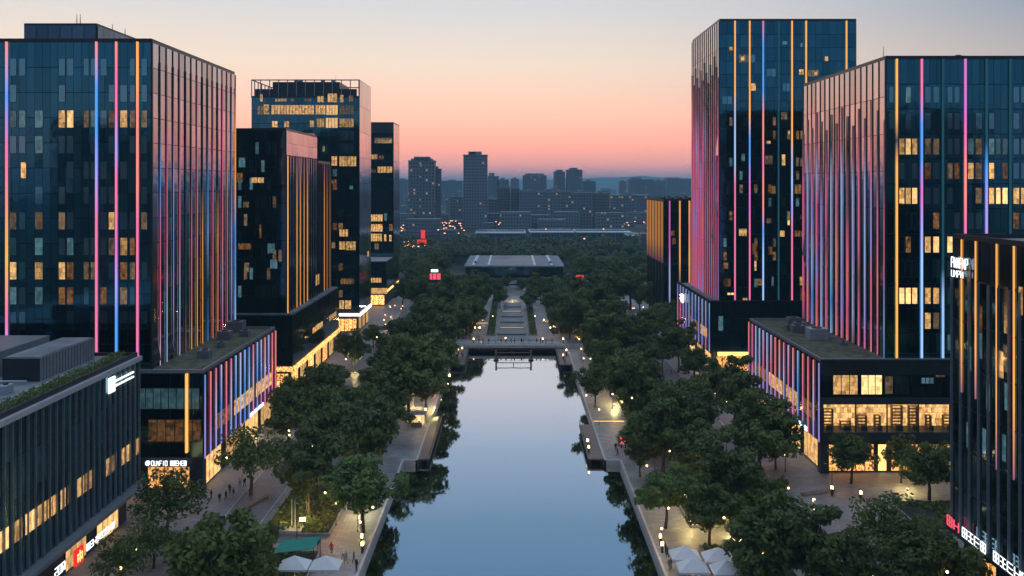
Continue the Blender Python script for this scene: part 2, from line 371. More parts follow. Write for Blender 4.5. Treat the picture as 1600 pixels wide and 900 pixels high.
def mast(root, x, y, z, h, r=.06):
    m = MB().tube((x, y, z), (x, y, z + h), r, r * .4)
    return m.build('antenna', MAT['dark_metal'], root)

# ------------------------------------------------------------------ ground, canal, paths
CL, CR = -19.5, 19.4; CL2, CR2 = -17.0, 16.6; YB, YE = 153.5, 257.0
g = MB()
G = 14000
def gq(x0, x1, y0, y1, z=0): g.quad((x0, y0, z), (x1, y0, z), (x1, y1, z), (x0, y1, z))
gq(-G, G, -3000, 40); gq(-G, CL, 40, YB); gq(CR, G, 40, YB); gq(-G, CL2, YB, YE); gq(CR2, G, YB, YE); gq(-G, G, YE, G)
tag(g.build('ground', MAT['far_ground']), kind='structure')
m, t, b = newmat('canal_water')
b.inputs['Base Color'].default_value = (.80, .84, .87, 1); b.inputs['Metallic'].default_value = 1; b.inputs['Roughness'].default_value = .03
ng = t.nodes.new('ShaderNodeNewGeometry'); nn = t.nodes.new('ShaderNodeTexNoise'); nn.inputs['Scale'].default_value = .9; nn.inputs['Detail'].default_value = 3
t.links.new(ng.outputs['Position'], nn.inputs['Vector']); bp = t.nodes.new('ShaderNodeBump'); bp.inputs['Distance'].default_value = .008; bp.inputs['Strength'].default_value = .5
t.links.new(nn.outputs[0], bp.inputs['Height']); t.links.new(bp.outputs[0], b.inputs['Normal'])
matte('pool_water', (.05, .09, .12), .4, .2, .5, .2, spec=.25)
w = MB().quad((CL - .5, 39, -.9), (CR + .5, 39, -.9), (CR + .5, YE + 9, -.9), (CL - .5, YE + 9, -.9))
tag(w.build('canal_water', m), kind='structure')
q = MB()
for X, y0, y1, s in ((CL, 40, YB, -1), (CR, 40, YB, 1), (CL2, YB, YE, -1), (CR2, YB, YE, 1)):
    a, c_ = (X - .35, X) if s < 0 else (X, X + .35)
    q.box(a, c_, y0, y1, -1.4, .16)
q.box(CL - .35, CL2, YB, YB + .35, -1.4, .15); q.box(CR2, CR + .35, YB, YB + .35, -1.4, .15)
q.box(CL, CR, 39.6, 40, -1.4, .15)
tag(q.build('canal_kerb', MAT['stone_edge']), kind='structure')
def sheet(name, quads, mat, z=.004):
    s = MB()
    for x0, x1, y0, y1 in quads: s.quad((x0, y0, z), (x1, y0, z), (x1, y1, z), (x0, y1, z))
    return tag(s.build(name, MAT[mat]), kind='structure')
sheet('plaza', [(-70, CL - .35, 40, YB), (CR + .35, 100, 40, YB), (-70, CL2 - .35, YB, YE), (CR2 + .35, 100, YB, YE), (-70, 100, YE, 440)], 'plaza_paving')
sheet('quay_path', [(-25, CL - .36, 40, YB), (CR + .36, 25, 40, YB), (-23, CL2 - .36, YB, YE), (CR2 + .36, 23, YB, YE)], 'quay_paving', .010)
sheet('street', [(-43, -37, 60, 420), (37.5, 43.5, 60, 420), (-50, -12, 266, 276), (12, 50, 266, 276)], 'street_paving', .012)
k = MB()
for X in (-43.15, -37, 37.35, 43.5): k.box(X, X + .15, 60, 420, 0, .13)
tag(k.build('street_kerb', MAT['stone_edge']), kind='structure')
# planting beds
beds = [(-35.5, -26, y, y + 19) for y in (72, 96, 121)] + [(-35.5, -24, y, y + 21) for y in (156, 182, 208, 234)] + \
       [(26, 36, y, y + 19) for y in (72, 98, 124)] + [(24, 36, y, y + 21) for y in (156, 182, 208, 234)] + \
       [(-36, -16, 282, 405), (16, 36, 282, 405), (59, 90, 122, 133), (-8.3, -5.7, 280, 378), (5.7, 8.3, 280, 378), (-24, -13, 405, 421), (13, 26, 405, 421)]
bd = MB(); bk_ = MB()
for x0, x1, y0, y1 in beds:
    bd.box(x0, x1, y0, y1, 0, .28)
    for e in ((x0 - .25, x1 + .25, y0 - .25, y0), (x0 - .25, x1 + .25, y1, y1 + .25), (x0 - .25, x0, y0, y1), (x1, x1 + .25, y0, y1)): bk_.box(*e, 0, .42)
tag(bd.build('planting_bed_ground', MAT['soil']), kind='structure'); tag(bk_.build('bed_kerb', MAT['concrete']), kind='structure')
ug = MB(); rn = random.Random(3)
for x0, x1, y0, y1 in beds:
    n = int((x1 - x0) * (y1 - y0) * (7 if y0 < 250 else 3))
    for _ in range(n):
        x, y = rn.uniform(x0 + .2, x1 - .2), rn.uniform(y0 + .2, y1 - .2)
        if noise.noise(Vector((x * .12, y * .12, 0))) < -.22: continue
        h = .3 + max(0, noise.noise(Vector((x * .3, y * .3, 4)))) * 1.6
        z = .28 + rn.random() * h; s = rn.uniform(.12, .3)
        n1 = Vector((rn.uniform(-1, 1), rn.uniform(-1, 1), rn.uniform(0, 1))).normalized(); u = n1.orthogonal().normalized() * s; v = n1.cross(u)
        p = Vector((x, y, z)); ug.quad(p - u - v, p + u - v, p + u + v, p - u + v)
tag(ug.build('undergrowth', MAT['leaf_dark']), kind='stuff')

# waterside decks
def deck(x0, x1, y0, y1, label, z=.22):
    r = empty('waterside_deck', ((x0 + x1) / 2, (y0 + y1) / 2, 0)); tag(r, label, 'deck', 'decks built out over the canal')
    cx, cy_ = (x0 + x1) / 2, (y0 + y1) / 2
    MB().box(x0 - cx, x1 - cx, y0 - cy_, y1 - cy_, z - .3, z).build('deck_floor', MAT['deck_boards'], r)
    for sx in (x0 + .4, x1 - .4):
        for sy in (y0 + .4, y1 - .4):
            MB().tube((sx - cx, sy - cy_, -1.6), (sx - cx, sy - cy_, z - .3), .18).build('pile', MAT['dark_metal'], r)
    wx = x0 if cx > 0 else x1
    m = MB(); n = int((y1 - y0) / 1.6)
    for i in range(n + 1):
        y = y0 + .1 + i * (y1 - y0 - .2) / n - cy_; m.tube((wx - cx + (.1 if cx > 0 else -.1), y, z), (wx - cx + (.1 if cx > 0 else -.1), y, z + 1.0), .025, seg=5)
    for h in (.5, 1.0): m.tube((wx - cx + (.1 if cx > 0 else -.1), y0 - cy_ + .1, z + h), (wx - cx + (.1 if cx > 0 else -.1), y1 - cy_ - .1, z + h), .025, seg=5)
    m.build('railing', MAT['dark_metal'], r)
    return r
deck(13.8, CR2 - .02, 154.2, 176, 'wide timber deck over the canal beside the white umbrellas bank, halfway along')
deck(-16.98, -14.9, 154.2, 182, 'narrow timber deck over the canal below the lit kiosk')
deck(13.0, CR2 - .02, 234, 256.5, 'square timber deck beside the footbridge, on the umbrella bank')
deck(CL2 + .02, -12.9, 234, 256.5, 'square timber deck beside the footbridge, on the green awning bank')

# footbridge at the end of the water
br = empty('footbridge', (0, 261.5, 0)); tag(br, 'wide grey footbridge closing the far end of the canal', 'bridge')
MB().box(-17, 17, -4.4, 4.4, .4, .9).build('bridge_deck', MAT['quay_paving'], br)
MB().box(-17.05, 17.05, -4.6, -4.41, .3, 1.15).build('parapet', MAT['pale_concrete'], br)
MB().box(-17.05, 17.05, 4.41, 4.6, .3, 1.15).build('parapet', MAT['pale_concrete'], br)
for x in (-12, 0, 12): MB().box(x - .5, x + .5, -3.5, 3.5, -1.5, .4).build('pier', MAT['charcoal'], br)
m = MB()
for x in range(-16, 17, 2): m.tube((x, -4.5, 1.15), (x, -4.5, 1.7), .03, seg=5)
m.tube((-17, -4.5, 1.7), (17, -4.5, 1.7), .035, seg=5); m.build('railing', MAT['grey_metal'], br)
# added timber frame in place of a gateway's reflection lying on the water
gf = empty('reflection_frame', (.45, 245, 0)); tag(gf, 'low timber frame added in place of a gateway reflection, canal before the footbridge', 'reflection frame')
for x in (-5.0, 5.0):
    p = MB().box(x - .25, x + .25, -.25, .25, -1.2, 1.75).build('post', MAT['timber'], gf)
    MB().tube((x, 0, -1.2), (x, 0, -.55), .9, .7, 10).build('pile_cap', MAT['dark_metal'], p)
    MB().box(x - .32, x + .32, -.32, .32, 1.75, 1.9).build('cap', MAT['dark_metal'], p)
MB().box(-4.75, 4.75, -.1, .1, 1.2, 1.4).build('rail', MAT['timber'], gf)
MB().box(-4.75, 4.75, -.1, .1, -.3, -.1).build('rail', MAT['timber'], gf)
MB().box(-.1, .1, -.1, .1, -.1, 1.2).build('centre_post', MAT['timber'], gf)
# cascade pools beyond the bridge
cp = empty('cascade_pool', (0, 305, 0)); tag(cp, 'stepped fountain basin with lit weirs beyond the footbridge', 'fountain')
for i in range(7):
    y0 = -36 + i * 10.5; y1 = y0 + 10.5; z = .35 + i * .28; hw = 4.6 - i * .25
    s = MB(); s.box(-hw - .6, hw + .6, y0, y1, .0, z - .12); s.box(-hw - .6, -hw, y0, y1, z - .12, z + .12); s.box(hw, hw + .6, y0, y1, z - .12, z + .12)
    st = s.build('step', MAT['concrete'], cp)
    MB().quad((-hw, y0, z), (hw, y0, z), (hw, y1, z), (-hw, y1, z)).build('pool_water', MAT['pool_water'], st)
    MB().box(-hw, hw, y0 - .1, y0 - .01, z - .12, z + .03).build('weir', MAT['weir_light' if i in (2, 5) else 'concrete'], st)
for sx, lb_ in ((-1, 'bank with the green awning'), (1, 'bank with four white parasols')):
    h_ = MB(); rn = random.Random(8 + sx)
    for _ in range(5200):
        x = sx * rn.uniform(13.2, 15.2); y = rn.uniform(282, 400); z = rn.uniform(.1, 1.5)
        u = Vector((rn.gauss(0, 1), rn.gauss(0, 1), rn.gauss(0, 1))).normalized() * .3; v = u.orthogonal().normalized() * .22; p = Vector((x, y, z)); h_.quad(p - u, p - v, p + u, p + v)
    hh = h_.build('hedge', MAT['leaf_dark']); tag(hh, f'long clipped hedge beside the fountain path, {lb_}', 'hedge', 'garden hedges')
h_ = MB(); rn = random.Random(6)
for _ in range(3600):
    u = Vector((rn.gauss(0, 1), rn.gauss(0, 1), rn.gauss(0, 1))).normalized() * .4; v = u.orthogonal().normalized() * .3; p = Vector((rn.uniform(-22, 24), rn.uniform(424, 427), rn.uniform(.1, 2.6))); h_.quad(p - u, p - v, p + u, p + v)
tag(h_.build('hedge', leafmat('leaf_russet', (.07, .03, .022), (.14, .06, .04))), 'russet hedge along the front of the long pavilion', 'hedge')
tag(MB().box(-3.6, 3.6, 404, 420, 0, 2.3).build('upper_pool_water', MAT['pool_water']), kind='structure')
sheet('garden_path', [(-12.5, -8.5, 276, 400), (8.5, 12.5, 276, 400)], 'plaza_paving', .02)
sw = MB()
for i in range(12): sw.box(-5, 5, 380 + i * 1.6, 381.6 + i * 1.6, 0, .18 + i * .17)
tag(sw.build('stair', MAT['concrete']), 'broad pale steps climbing from the fountain to the long pavilion', 'steps')

# ------------------------------------------------------------------ buildings
FH = 4.23
# ---- striped tower with penthouse, by the white shop sign
r = empty('office_tower', (-77, 162, 0)); tag(r, 'broad dark glass office tower with penthouse, red blue and pink light strips, above the purple striped podium', 'office tower')
def L(o): o.location = (-r.location.x, -r.location.y, 0); return o
class Bld:
    "buildings are modelled in place: a root at the base and parts in world coordinates"
    def __init__(s, name, label, cat, x, y):
        s.root = empty(name, (x, y, 0)); tag(s.root, label, cat); s.before = set(COL.objects)
    def done(s):
        inv = Matrix.Translation(-s.root.location)
        for o in s.root.children: o.matrix_parent_inverse = inv
        return s.root
bpy.data.objects.remove(r)
B = Bld('office_tower', 'broad dark tower with rooftop penthouse, red, blue and pink light strips, purple-striped podium', 'office tower', -77, 162); r = B.root
YF, XS, ZP, ZT = 141.0, -59.6, 19.2, 73.3
core(r, -98, XS, YF, 183.4, ZP, ZT)
facade(r, 'y', YF, -1, -98, XS, ZP, ZT - .1, 1.3, FH, 'teal_glass', .025, .1)
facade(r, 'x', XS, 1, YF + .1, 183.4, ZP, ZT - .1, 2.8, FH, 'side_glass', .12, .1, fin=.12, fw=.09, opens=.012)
MB().box(XS + .0, XS + .3, YF - .3, YF, ZP, ZT + .5).build('corner_trim', MAT['dark_metal'], r)
cols = [(16, 27), (30, 41), (55, 68), (92, 103), (105, 116), (131, 140), (142, 150), (157, 168), (170, 180), (188, 200), (203, 212), (221, 231)]
rows = [105, 146, 186, 226, 266, 305, 345, 385, 423, 462, 500]
LIT = {(186, 3): 'lit_warm', (186, 4): 'lit_bright', (186, 5): 'lit_dim', (186, 8): 'lit_dim', (186, 9): 'lit_warm', (186, 10): 'lit_dim', (186, 0): 'lit_cool', (186, 1): 'lit_cool', (186, 2): 'lit_cool', (186, 6): 'lit_cool', (186, 11): 'lit_dim',
       (226, 2): 'lit_cool', (345, 0): 'lit_dim', (345, 2): 'lit_dim', (345, 3): 'lit_dim', (345, 8): 'lit_warm', (345, 11): 'lit_dim', (385, 8): 'lit_dim', (385, 9): 'lit_warm', (385, 10): 'lit_amber', (423, 0): 'lit_warm', (423, 2): 'lit_warm', (423, 3): 'lit_warm',
       (423, 4): 'lit_amber', (423, 5): 'lit_dim', (423, 6): 'lit_dim', (462, 3): 'lit_amber', (462, 4): 'lit_amber', (462, 7): 'lit_amber', (462, 9): 'lit_dim', (462, 2): 'lit_cool', (462, 0): 'lit_cool', (423, 9): 'lit_amber', (423, 10): 'lit_dim', (385, 2): 'lit_cool', (385, 4): 'lit_cool'}
rn = random.Random(11); nw = 0
for y in rows:
    for i, (a, b_) in enumerate(cols):
        kk = LIT.get((y, i))
        if kk is None:
            if rn.random() > .6 or nw > 62: continue
            kk = 'window_glass'; nw += 1
        fwin(r, YF, a, b_, y - 14, y + 14, kk, 1)
fwin(r, YF, 33, 42, 253, 279, 'lit_warm', 1)
for px, yb, code in ((12, 530, 'SBPSOPV'), (152, 552, 'SBBVPPPP'), (183, 550, 'SPPVPPMVBB'), (216, 577, 'OOSSSPPPPM')):
    strip(r, 'y', YF, -1, XY(px, YF), ZY(yb, YF) if px > 12 else ZP, ZT, code, .12, .4)
strip(r, 'y', YF, -1, XY(-60, YF), ZP, ZT, 'PPVBB')
codes = ['TTBPPW', 'KKPPCC', 'DKVBVD', 'KKPPCW', 'DDTTTK', 'KKKPPO', 'KPPSOO', 'DDTOOO', 'TTBCTB', 'KKPPSS', 'DTDOSO', 'KPPSWP', 'KPSPPP', 'TBBCCB', 'KOOBBC']
for i in range(15):
    u = YF + .1 + (i + 1) * (183.4 - YF - .1) / 15 - (.2 if i == 14 else 0)
    strip(r, 'x', XS, 1, u, ZP + (1.2 if i > 12 else 0), ZT - 3, codes[i], .06, .22, .75)
o = core(r, -85.2, -72.5, 149, 166, ZT, 77.7, 'dark_metal', 'penthouse', par=.2)
MB().box(-88, -85.3, 149.6, 160, ZT, 75.2).build('stair_head', MAT['dark_metal'], r)
facade(r, 'y', 149, -1, -85.1, -72.6, ZT + .7, 77.5, 2, 3.4, 'slate_glass', name='penthouse_cladding')
facade(r, 'x', -72.5, 1, 149.1, 165.9, ZT + .7, 77.5, 2, 3.4, 'slate_glass', name='penthouse_cladding')
for x, y, h in ((-77, 151, 2.2), (-76.4, 151, 2.2), (-74, 158, 1.8), (-73, 161, 1.5)): mast(r, x, y, 77.7, h, .09)
# podium
XP, YP = -50.0, 138.2
P = MB().box(-98, XP - .8, YP + .8, 180, 0, 5.3).build('podium', MAT['charcoal'], r)
MB().box(-98, XP, YP, 180, 5.3, ZP - .05).build('podium_wall', MAT['charcoal'], P)
m = MB(); m.box(-97.6, XP - .4, YP + .4, 179.6, ZP - .048, ZP + .05, 0)
for a in ((-98, XP, YP, YP + .4), (XP - .4, XP, YP + .4, 179.6), (-98, XP, 179.6, 180)): m.box(*a, ZP - .046, ZP + .55, 1)
m.build('podium_roof', [MAT['roof_green'], MAT['grey_metal']], P)
facade(P, 'y', YP, -1, -97.9, XP, 5.5, ZP, 2.6, 4.6, 'dark_glass')
facade(P, 'x', XP, 1, YP, 180, 5.5, ZP, 2.47, 4.6, 'podium_glass', .1, .15)
win(P, 'y', YP, -1, XY(216, YP), XY(312, YP), ZY(639, YP), ZY(606, YP), 'lit_cool', 8, 'window_band')
win(P, 'y', YP, -1, XY(232, YP), XY(315, YP), ZY(690, YP), ZY(655, YP), 'lit_amber', 6, 'window_band')
strip(P, 'y', YP, -1, XY(293, YP), ZY(706, YP), ZP, 'OOOO', .16, .5, 1.4)
n = 17
pc = ['BVV', 'SPV', 'PWV', 'WBV', 'SPP', 'PWB', 'CBV', 'WCV', 'CBB', 'BCV', 'PWP', 'CBV', 'WBP', 'SWP', 'CVP', 'PSP', 'SSP']
for i in range(n): strip(P, 'x', XP, 1, YP + .2 + i * (180 - YP - .4) / (n - 1), 5.3, ZP - .3, pc[i], .095, .2, .85)
for y0, y1, kx in ((143, 151, 'lit_amber'), (153, 165, 'lit_warm'), (166, 177, 'lit_warm')): win(P, 'x', XP, 1, y0, y1, 8.2, 11.0, kx, 4, 'window_band')
# ground floor shop
win(P, 'y', YP + .8, -1, XY(228, YP), XY(294, YP), .25, 3.9, 'shop_warm', 5, 'shop_window')
win(P, 'y', YP + .8, -1, XY(120, YP), XY(215, YP), .25, 4.3, 'shop_soft', 6, 'shop_window')
MB().box(XP - 1.5, XP - .05, YP + .05, YP + 1.5, 0, 5.3).build('corner_column', MAT['dark_metal'], P)
for y0, y1 in ((141, 148.5), (151, 159), (162, 170), (172, 179)): win(P, 'x', XP - .8, 1, y0, y1, .2, 4.9, 'shop_soft', 4, 'shop_window')
MB().box(XP + .12, XP + .3, 162, 171, 5.5, 6.1).build('light_bar', MAT['led_cyan'], P)
for x, y, s in ((-54, 150, 2), (-55, 153, 1.6), (-56.5, 168, 2.4), (-53.5, 171, 1.8), (-57, 176.5, 3.2), (-54.5, 160, 1.4)): vent_box(P, x, y, ZP + .05, s, s * .8, s * .7)
B.done()

# ---- low glass block in the near corner
B = Bld('glass_block', 'low glass block with finned facade, yellow lit band and white sign under its roof edge', 'office building', -75, 95); r = B.root
X0, ZT0 = -56.0, 24.2
core(r, -100, X0, 55, 127.6, 5.5, ZT0, par=.5)
MB().box(-100, X0 - 1.2, 55, 126.6, 0, 5.5).build('ground_floor', MAT['charcoal'], r)
facade(r, 'x', X0, 1, 55, 127.6, 5.6, ZT0 - .8, 1.55, 4.6, 'blue_glass', .05, .06, fin=.3, fw=.045, fmat='grey_metal')
facade(r, 'y', 127.6, 1, -100, X0, 5.6, ZT0 - .8, 1.55, 4.6, 'dark_glass')
MB().box(X0, X0 + .55, 55, 128.0, ZT0 - .75, ZT0 - .1).build('roof_edge', MAT['light_metal'], r)
MB().box(-100, X0 + 1.6, 55, 128.6, 5.0, 5.5).build('canopy', MAT['grey_metal'], r)
for a, b_, kx in ((-10, 12, 'lit_bright'), (20, 33, 'lit_warm'), (37, 55, 'lit_bright'), (56, 71, 'lit_warm'), (72, 88, 'lit_warm'), (92, 101, 'lit_bright'), (103, 108, 'lit_dim'), (118, 130, 'lit_bright'), (131, 142, 'lit_warm'), (160, 171, 'lit_warm'), (172, 181, 'lit_dim'), (188, 203, 'lit_warm'), (208, 215, 'lit_warm')):
    y0, y1 = YX(a, X0), YX(b_, X0); win(r, 'x', X0, 1, min(y0, y1), max(y0, y1), 9.5, 12.0, kx, max(1, round(abs(y1 - y0) / 1.5)))
for a, b_ in ((115, 147), (163, 196)):
    y0, y1 = YX(a, X0), YX(b_, X0); win(r, 'x', X0 - 1.2, 1, y0, y1, .2, 4.6, 'shop_soft', 4, 'shop_window')
for y0, y1 in ((60, 66), (70, 76), (80, 86)): win(r, 'x', X0 - 1.2, 1, y0, y1, .2, 4.6, 'shop_soft', 4, 'shop_window')
pb = MB().box(-66, -61.2, 110.6, 125, ZT0 + .02, 27.3).build('plant_room', MAT['grey_metal'], r)
MB().box(-65.8, -61.4, 110.8, 124.8, 27.3, 27.42).build('plant_room_roof', MAT['roof_grey'], pb)
m = MB()
for i in range(18): m.box(-66.04, -61.16, 110.56 + i * .8, 110.6 + i * .8, ZT0 + .1, 27.25)
m.build('cladding_seam', MAT['dark_metal'], pb)
MB().box(-84, -68, 112, 125.5, ZT0 + .02, 27.6).build('plant_room', MAT['grey_metal'], r)
for x, y, s in ((-70, 106, 2.2), (-73, 103, 2), (-67, 104, 1.5), (-66, 98, 1.8), (-70, 97, 2.4), (-64, 93, 1.2), (-76, 108, 2.6)): vent_box(r, x, y, ZT0 + .02, s, s, s * .6)
m = MB()
for (a, b_) in (((-59, 60), (-59, 125)), ((-66, 100), (-60, 100)), ((-75, 109), (-62, 109))): m.tube((*a, ZT0 + .5), (*b_, ZT0 + .5), .09)
m.build('roof_pipe', MAT['light_metal'], r)
m = MB(); rn = random.Random(15)
for _ in range(2600):
    u = Vector((rn.gauss(0, 1), rn.gauss(0, 1), rn.gauss(0, 1))).normalized() * .16; v = u.orthogonal().normalized() * .12; p = Vector((rn.uniform(-58.6, -57.2), rn.uniform(84, 126.5), ZT0 + .05 + rn.random() ** 1.5 * .9)); m.quad(p - u, p - v, p + u, p + v)
m.build('roof_planting', MAT['leaf_dark'], r)
for x, y, sx, sy, sz in ((-72, 92, 3, 2, 1.2), (-68, 88, 2, 4, .8), (-63.5, 86, 1.2, 1.2, 1.5), (-75, 99, 2, 6, .7), (-62, 104.5, 1, 1.6, 1.1), (-80, 105, 4, 3, 1.6)): vent_box(r, x, y, ZT0 + .02, sx, sy, sz, mat='light_metal')
B.done()

# ---- dark mid-rise with gold strips
B = Bld('office_tower', 'dark mid-rise with pink-glazed top corner and gold vertical light strips', 'office tower', -68, 225); r = B.root
YF, XS, ZT, ZP = 202.0, -53.5, 62.4, 18.9
core(r, -92, XS, YF, 233.8, ZP, ZT); core(r, -92, XS - .2, 233.9, 252, ZP, 55.6, name='rear_wing')
facade(r, 'y', YF, -1, -92, XS, ZP, ZT, 2.4, 4.2, 'black_glass')
facade(r, 'x', XS, 1, YF, 233.8, 56.6, ZT, 5.2, 2.9, 'side_glass', .04, .05, name='top_cladding')
facade(r, 'x', XS, 1, YF, 233.8, ZP, 56.4, 2.65, 4.2, 'slate_glass', .1, .1, fin=.18, fw=.07)
facade(r, 'x', XS - .2, 1, 234, 252, ZP, 55.4, 2.0, 4.2, 'slate_glass', .1, .1, fin=.2)
for u in (YF + .3,): strip(r, 'x', XS, 1, u, ZP, 56.4, 'OOOO', .14, .35, 1.0)
for px in (463, 468.5, 474, 479.5): strip(r, 'x', XS, 1, YX(px, XS), ZP, 56.4, 'KOOO', .1, .14, .8)
for px in (503, 507, 511, 515.5): strip(r, 'x', XS - .2, 1, YX(px, XS), ZP, 55.4, 'KOOO', .1, .12, .75)
for a in ((393, 413, 277, 286, 'lit_warm'), (373, 384, 246, 262, 'lit_cool'), (380, 390, 315, 325, 'lit_dim'), (372, 393, 380, 390, 'lit_amber'), (370, 380, 270, 285, 'lit_amber'), (405, 409, 350, 372, 'lit_amber'), (418, 430, 380, 396, 'lit_cool'), (422, 434, 405, 420, 'lit_cool'), (382, 390, 410, 425, 'lit_dim')): fwin(r, YF, *a)
rn = random.Random(41)
for y in range(232, 480, 28):
    for x in range(372, 442, 9):
        if rn.random() < .42: fwin(r, YF, x, x + 6, y - 10, y + 9, rn.choice(('window_glass', 'window_glass', 'lit_cool', 'lit_dim', 'window_glass')), 1)
P = MB().box(-92, -51.6, 200.7, 254, 5.6, ZP - .05).build('podium', MAT['charcoal'], r)
MB().box(-92, -51.8, 200.9, 253.8, ZP - .048, ZP + .3).build('podium_roof', MAT['roof_grey'], P)
MB().box(-92, -52.6, 201.7, 253, 0, 5.6).build('ground_floor', MAT['charcoal'], P)
facade(P, 'y', 200.7, -1, -92, -51.6, 7, ZP, 2.6, 4, 'black_glass'); facade(P, 'x', -51.6, 1, 200.7, 254, 7, ZP, 2.6, 4, 'black_glass')
MB().box(-92, -51.3, 200.35, 200.68, 5.7, 6.8).build('lit_fascia', MAT['shop_warm'], P); MB().box(-51.55, -51.2, 200.35, 254, 5.7, 6.8).build('lit_fascia', MAT['shop_warm'], P)
win(P, 'y', 201.7, -1, -57.5, -52.8, .3, 5, 'shop_warm', 5, 'shop_window'); win(P, 'y', 201.7, -1, -75, -59, .3, 5, 'shop_soft', 8, 'shop_window')
for k in range(6): win(P, 'x', -52.6, 1, 203 + k * 8.3, 209 + k * 8.3, .3, 5, 'shop_soft' if k % 2 else 'shop_warm', 4, 'shop_window')
win(P, 'x', -51.6, 1, 220, 232, 11, 12.6, 'lit_warm', 6); win(P, 'x', -51.6, 1, 240, 250, 11, 12.6, 'lit_warm', 6); win(P, 'x', XS, 1, YX(492, XS), YX(498, XS), 22, 25, 'lit_warm', 1)
mast(r, -60, 215, ZT, 2)
B.done()

# ---- tall tower with roof frame and lit floors
B = Bld('office_tower', 'tall glass tower with open roof frame and two bright lit floors, behind gold-striped mid-rise', 'office tower', -69, 296); r = B.root
YF, XS, ZT = 285.0, -51.0, 84.6
core(r, -87, XS, YF, 308, 6.5, 78.5); MB().box(-87, XS - .7, YF + .7, 307, 0, 6.5).build('ground_floor', MAT['charcoal'], r)
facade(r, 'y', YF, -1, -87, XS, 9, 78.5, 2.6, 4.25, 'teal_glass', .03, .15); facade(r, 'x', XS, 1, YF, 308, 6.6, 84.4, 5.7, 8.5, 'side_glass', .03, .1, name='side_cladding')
m = MB(); 
for x in [-87 + i * 3 for i in range(13)]: m.box(x - .12, x + .12, YF, YF + .3, 78.5, ZT)
m.box(-87, XS, YF, YF + .3, ZT - .35, ZT); m.box(-87, -86.7, YF + .3, 308, ZT - .35, ZT); m.box(-87, XS, 307.7, 308, ZT - .35, ZT)
for y in range(288, 309, 4): m.box(-87, -86.7, y - .12, y + .12, 78.5, ZT)
m.build('roof_frame', MAT['grey_metal'], r)
MB().box(XS - .3, XS, YF, 308, 78.5, ZT).build('side_parapet', MAT['charcoal'], r)
MB().box(-80.5, -58, YF + 2, 304, 78.5, 84.0).build('plant_room', MAT['dark_metal'], r)
MB().box(-86, -52, YF + .8, YF + 1.2, 78.5, 81.5).build('plant_screen', MAT['dark_metal'], r)
for x in (-73, -71.5, -64, -60.5): vent_box(r, x, YF + 4, 84.0, 1.2, 1.2, .7)
mast(r, -62, 300, 84, 4)
for a in ((402, 421, 165, 179, 'lit_dim', 4), (412, 421, 163, 179, 'lit_warm', 1), (424, 491, 164, 179, 'lit_warm', 14), (493, 509, 164, 179, 'lit_warm', 4), (510, 528, 164, 180, 'lit_bright', 4), (530, 553, 164, 179, 'lit_dim', 5),
          (406, 411, 147, 159, 'lit_warm', 1), (430, 448, 154, 159, 'lit_warm', 4), (454, 460, 154, 159, 'lit_dim', 1), (475, 487, 154, 159, 'lit_dim', 3), (496, 506, 150, 160, 'lit_warm', 2), (512, 527, 146, 160, 'lit_warm', 3), (531, 537, 148, 160, 'lit_warm', 1), (545, 552, 149, 159, 'lit_dim', 1),
          (425, 434, 189, 199, 'lit_warm', 2), (444, 452, 189, 199, 'lit_warm', 2), (484, 491, 188, 199, 'lit_warm', 2), (495, 507, 185, 199, 'lit_warm', 3), (509, 528, 184, 200, 'lit_bright', 4), (530, 553, 185, 199, 'lit_warm', 5),
          (474, 492, 208, 213, 'lit_warm', 3), (504, 508, 228, 237, 'lit_warm', 1), (518, 527, 244, 259, 'lit_warm', 2), (530, 557, 244, 260, 'lit_warm', 6), (518, 526, 280, 288, 'lit_amber', 1), (546, 552, 290, 296, 'lit_cool', 1),
          (530, 544, 358, 370, 'lit_warm', 3), (518, 524, 378, 388, 'lit_dim', 1), (530, 540, 377, 390, 'lit_warm', 2), (541, 556, 377, 391, 'lit_warm', 3), (532, 554, 435, 444, 'lit_amber', 5), (530, 538, 469, 483, 'lit_warm', 2), (539, 549, 469, 483, 'lit_warm', 2), (500, 512, 226, 240, 'window_glass', 3), (530, 553, 225, 240, 'window_glass', 5), (530, 553, 205, 219, 'window_glass', 5)):
    fwin(r, YF, *a)
rn = random.Random(43)
for y in range(270, 470, 21):
    for x in range(520, 556, 9):
        if rn.random() < .25: fwin(r, YF, x, x + 7, y - 6, y + 6, rn.choice(('window_glass', 'lit_cool', 'lit_dim', 'lit_amber')), 1)
MB().box(-60, XS + .5, YF - .5, YF - .15, 5.6, 6.5).build('light_band', MAT['led_white'], r); MB().box(XS + .15, XS + .5, YF - .5, 307, 5.6, 6.5).build('light_band', MAT['led_white'], r)
win(r, 'y', YF + .7, -1, -60, -52, .4, 4.6, 'shop_warm', 6, 'shop_window')
for k in range(3): win(r, 'x', XS - .7, 1, 287 + k * 7, 292 + k * 7, .4, 4.8, 'shop_soft', 4, 'shop_window')
win(r, 'x', XS, 1, 300, 303, 24, 26, 'lit_warm', 1)
B.done()

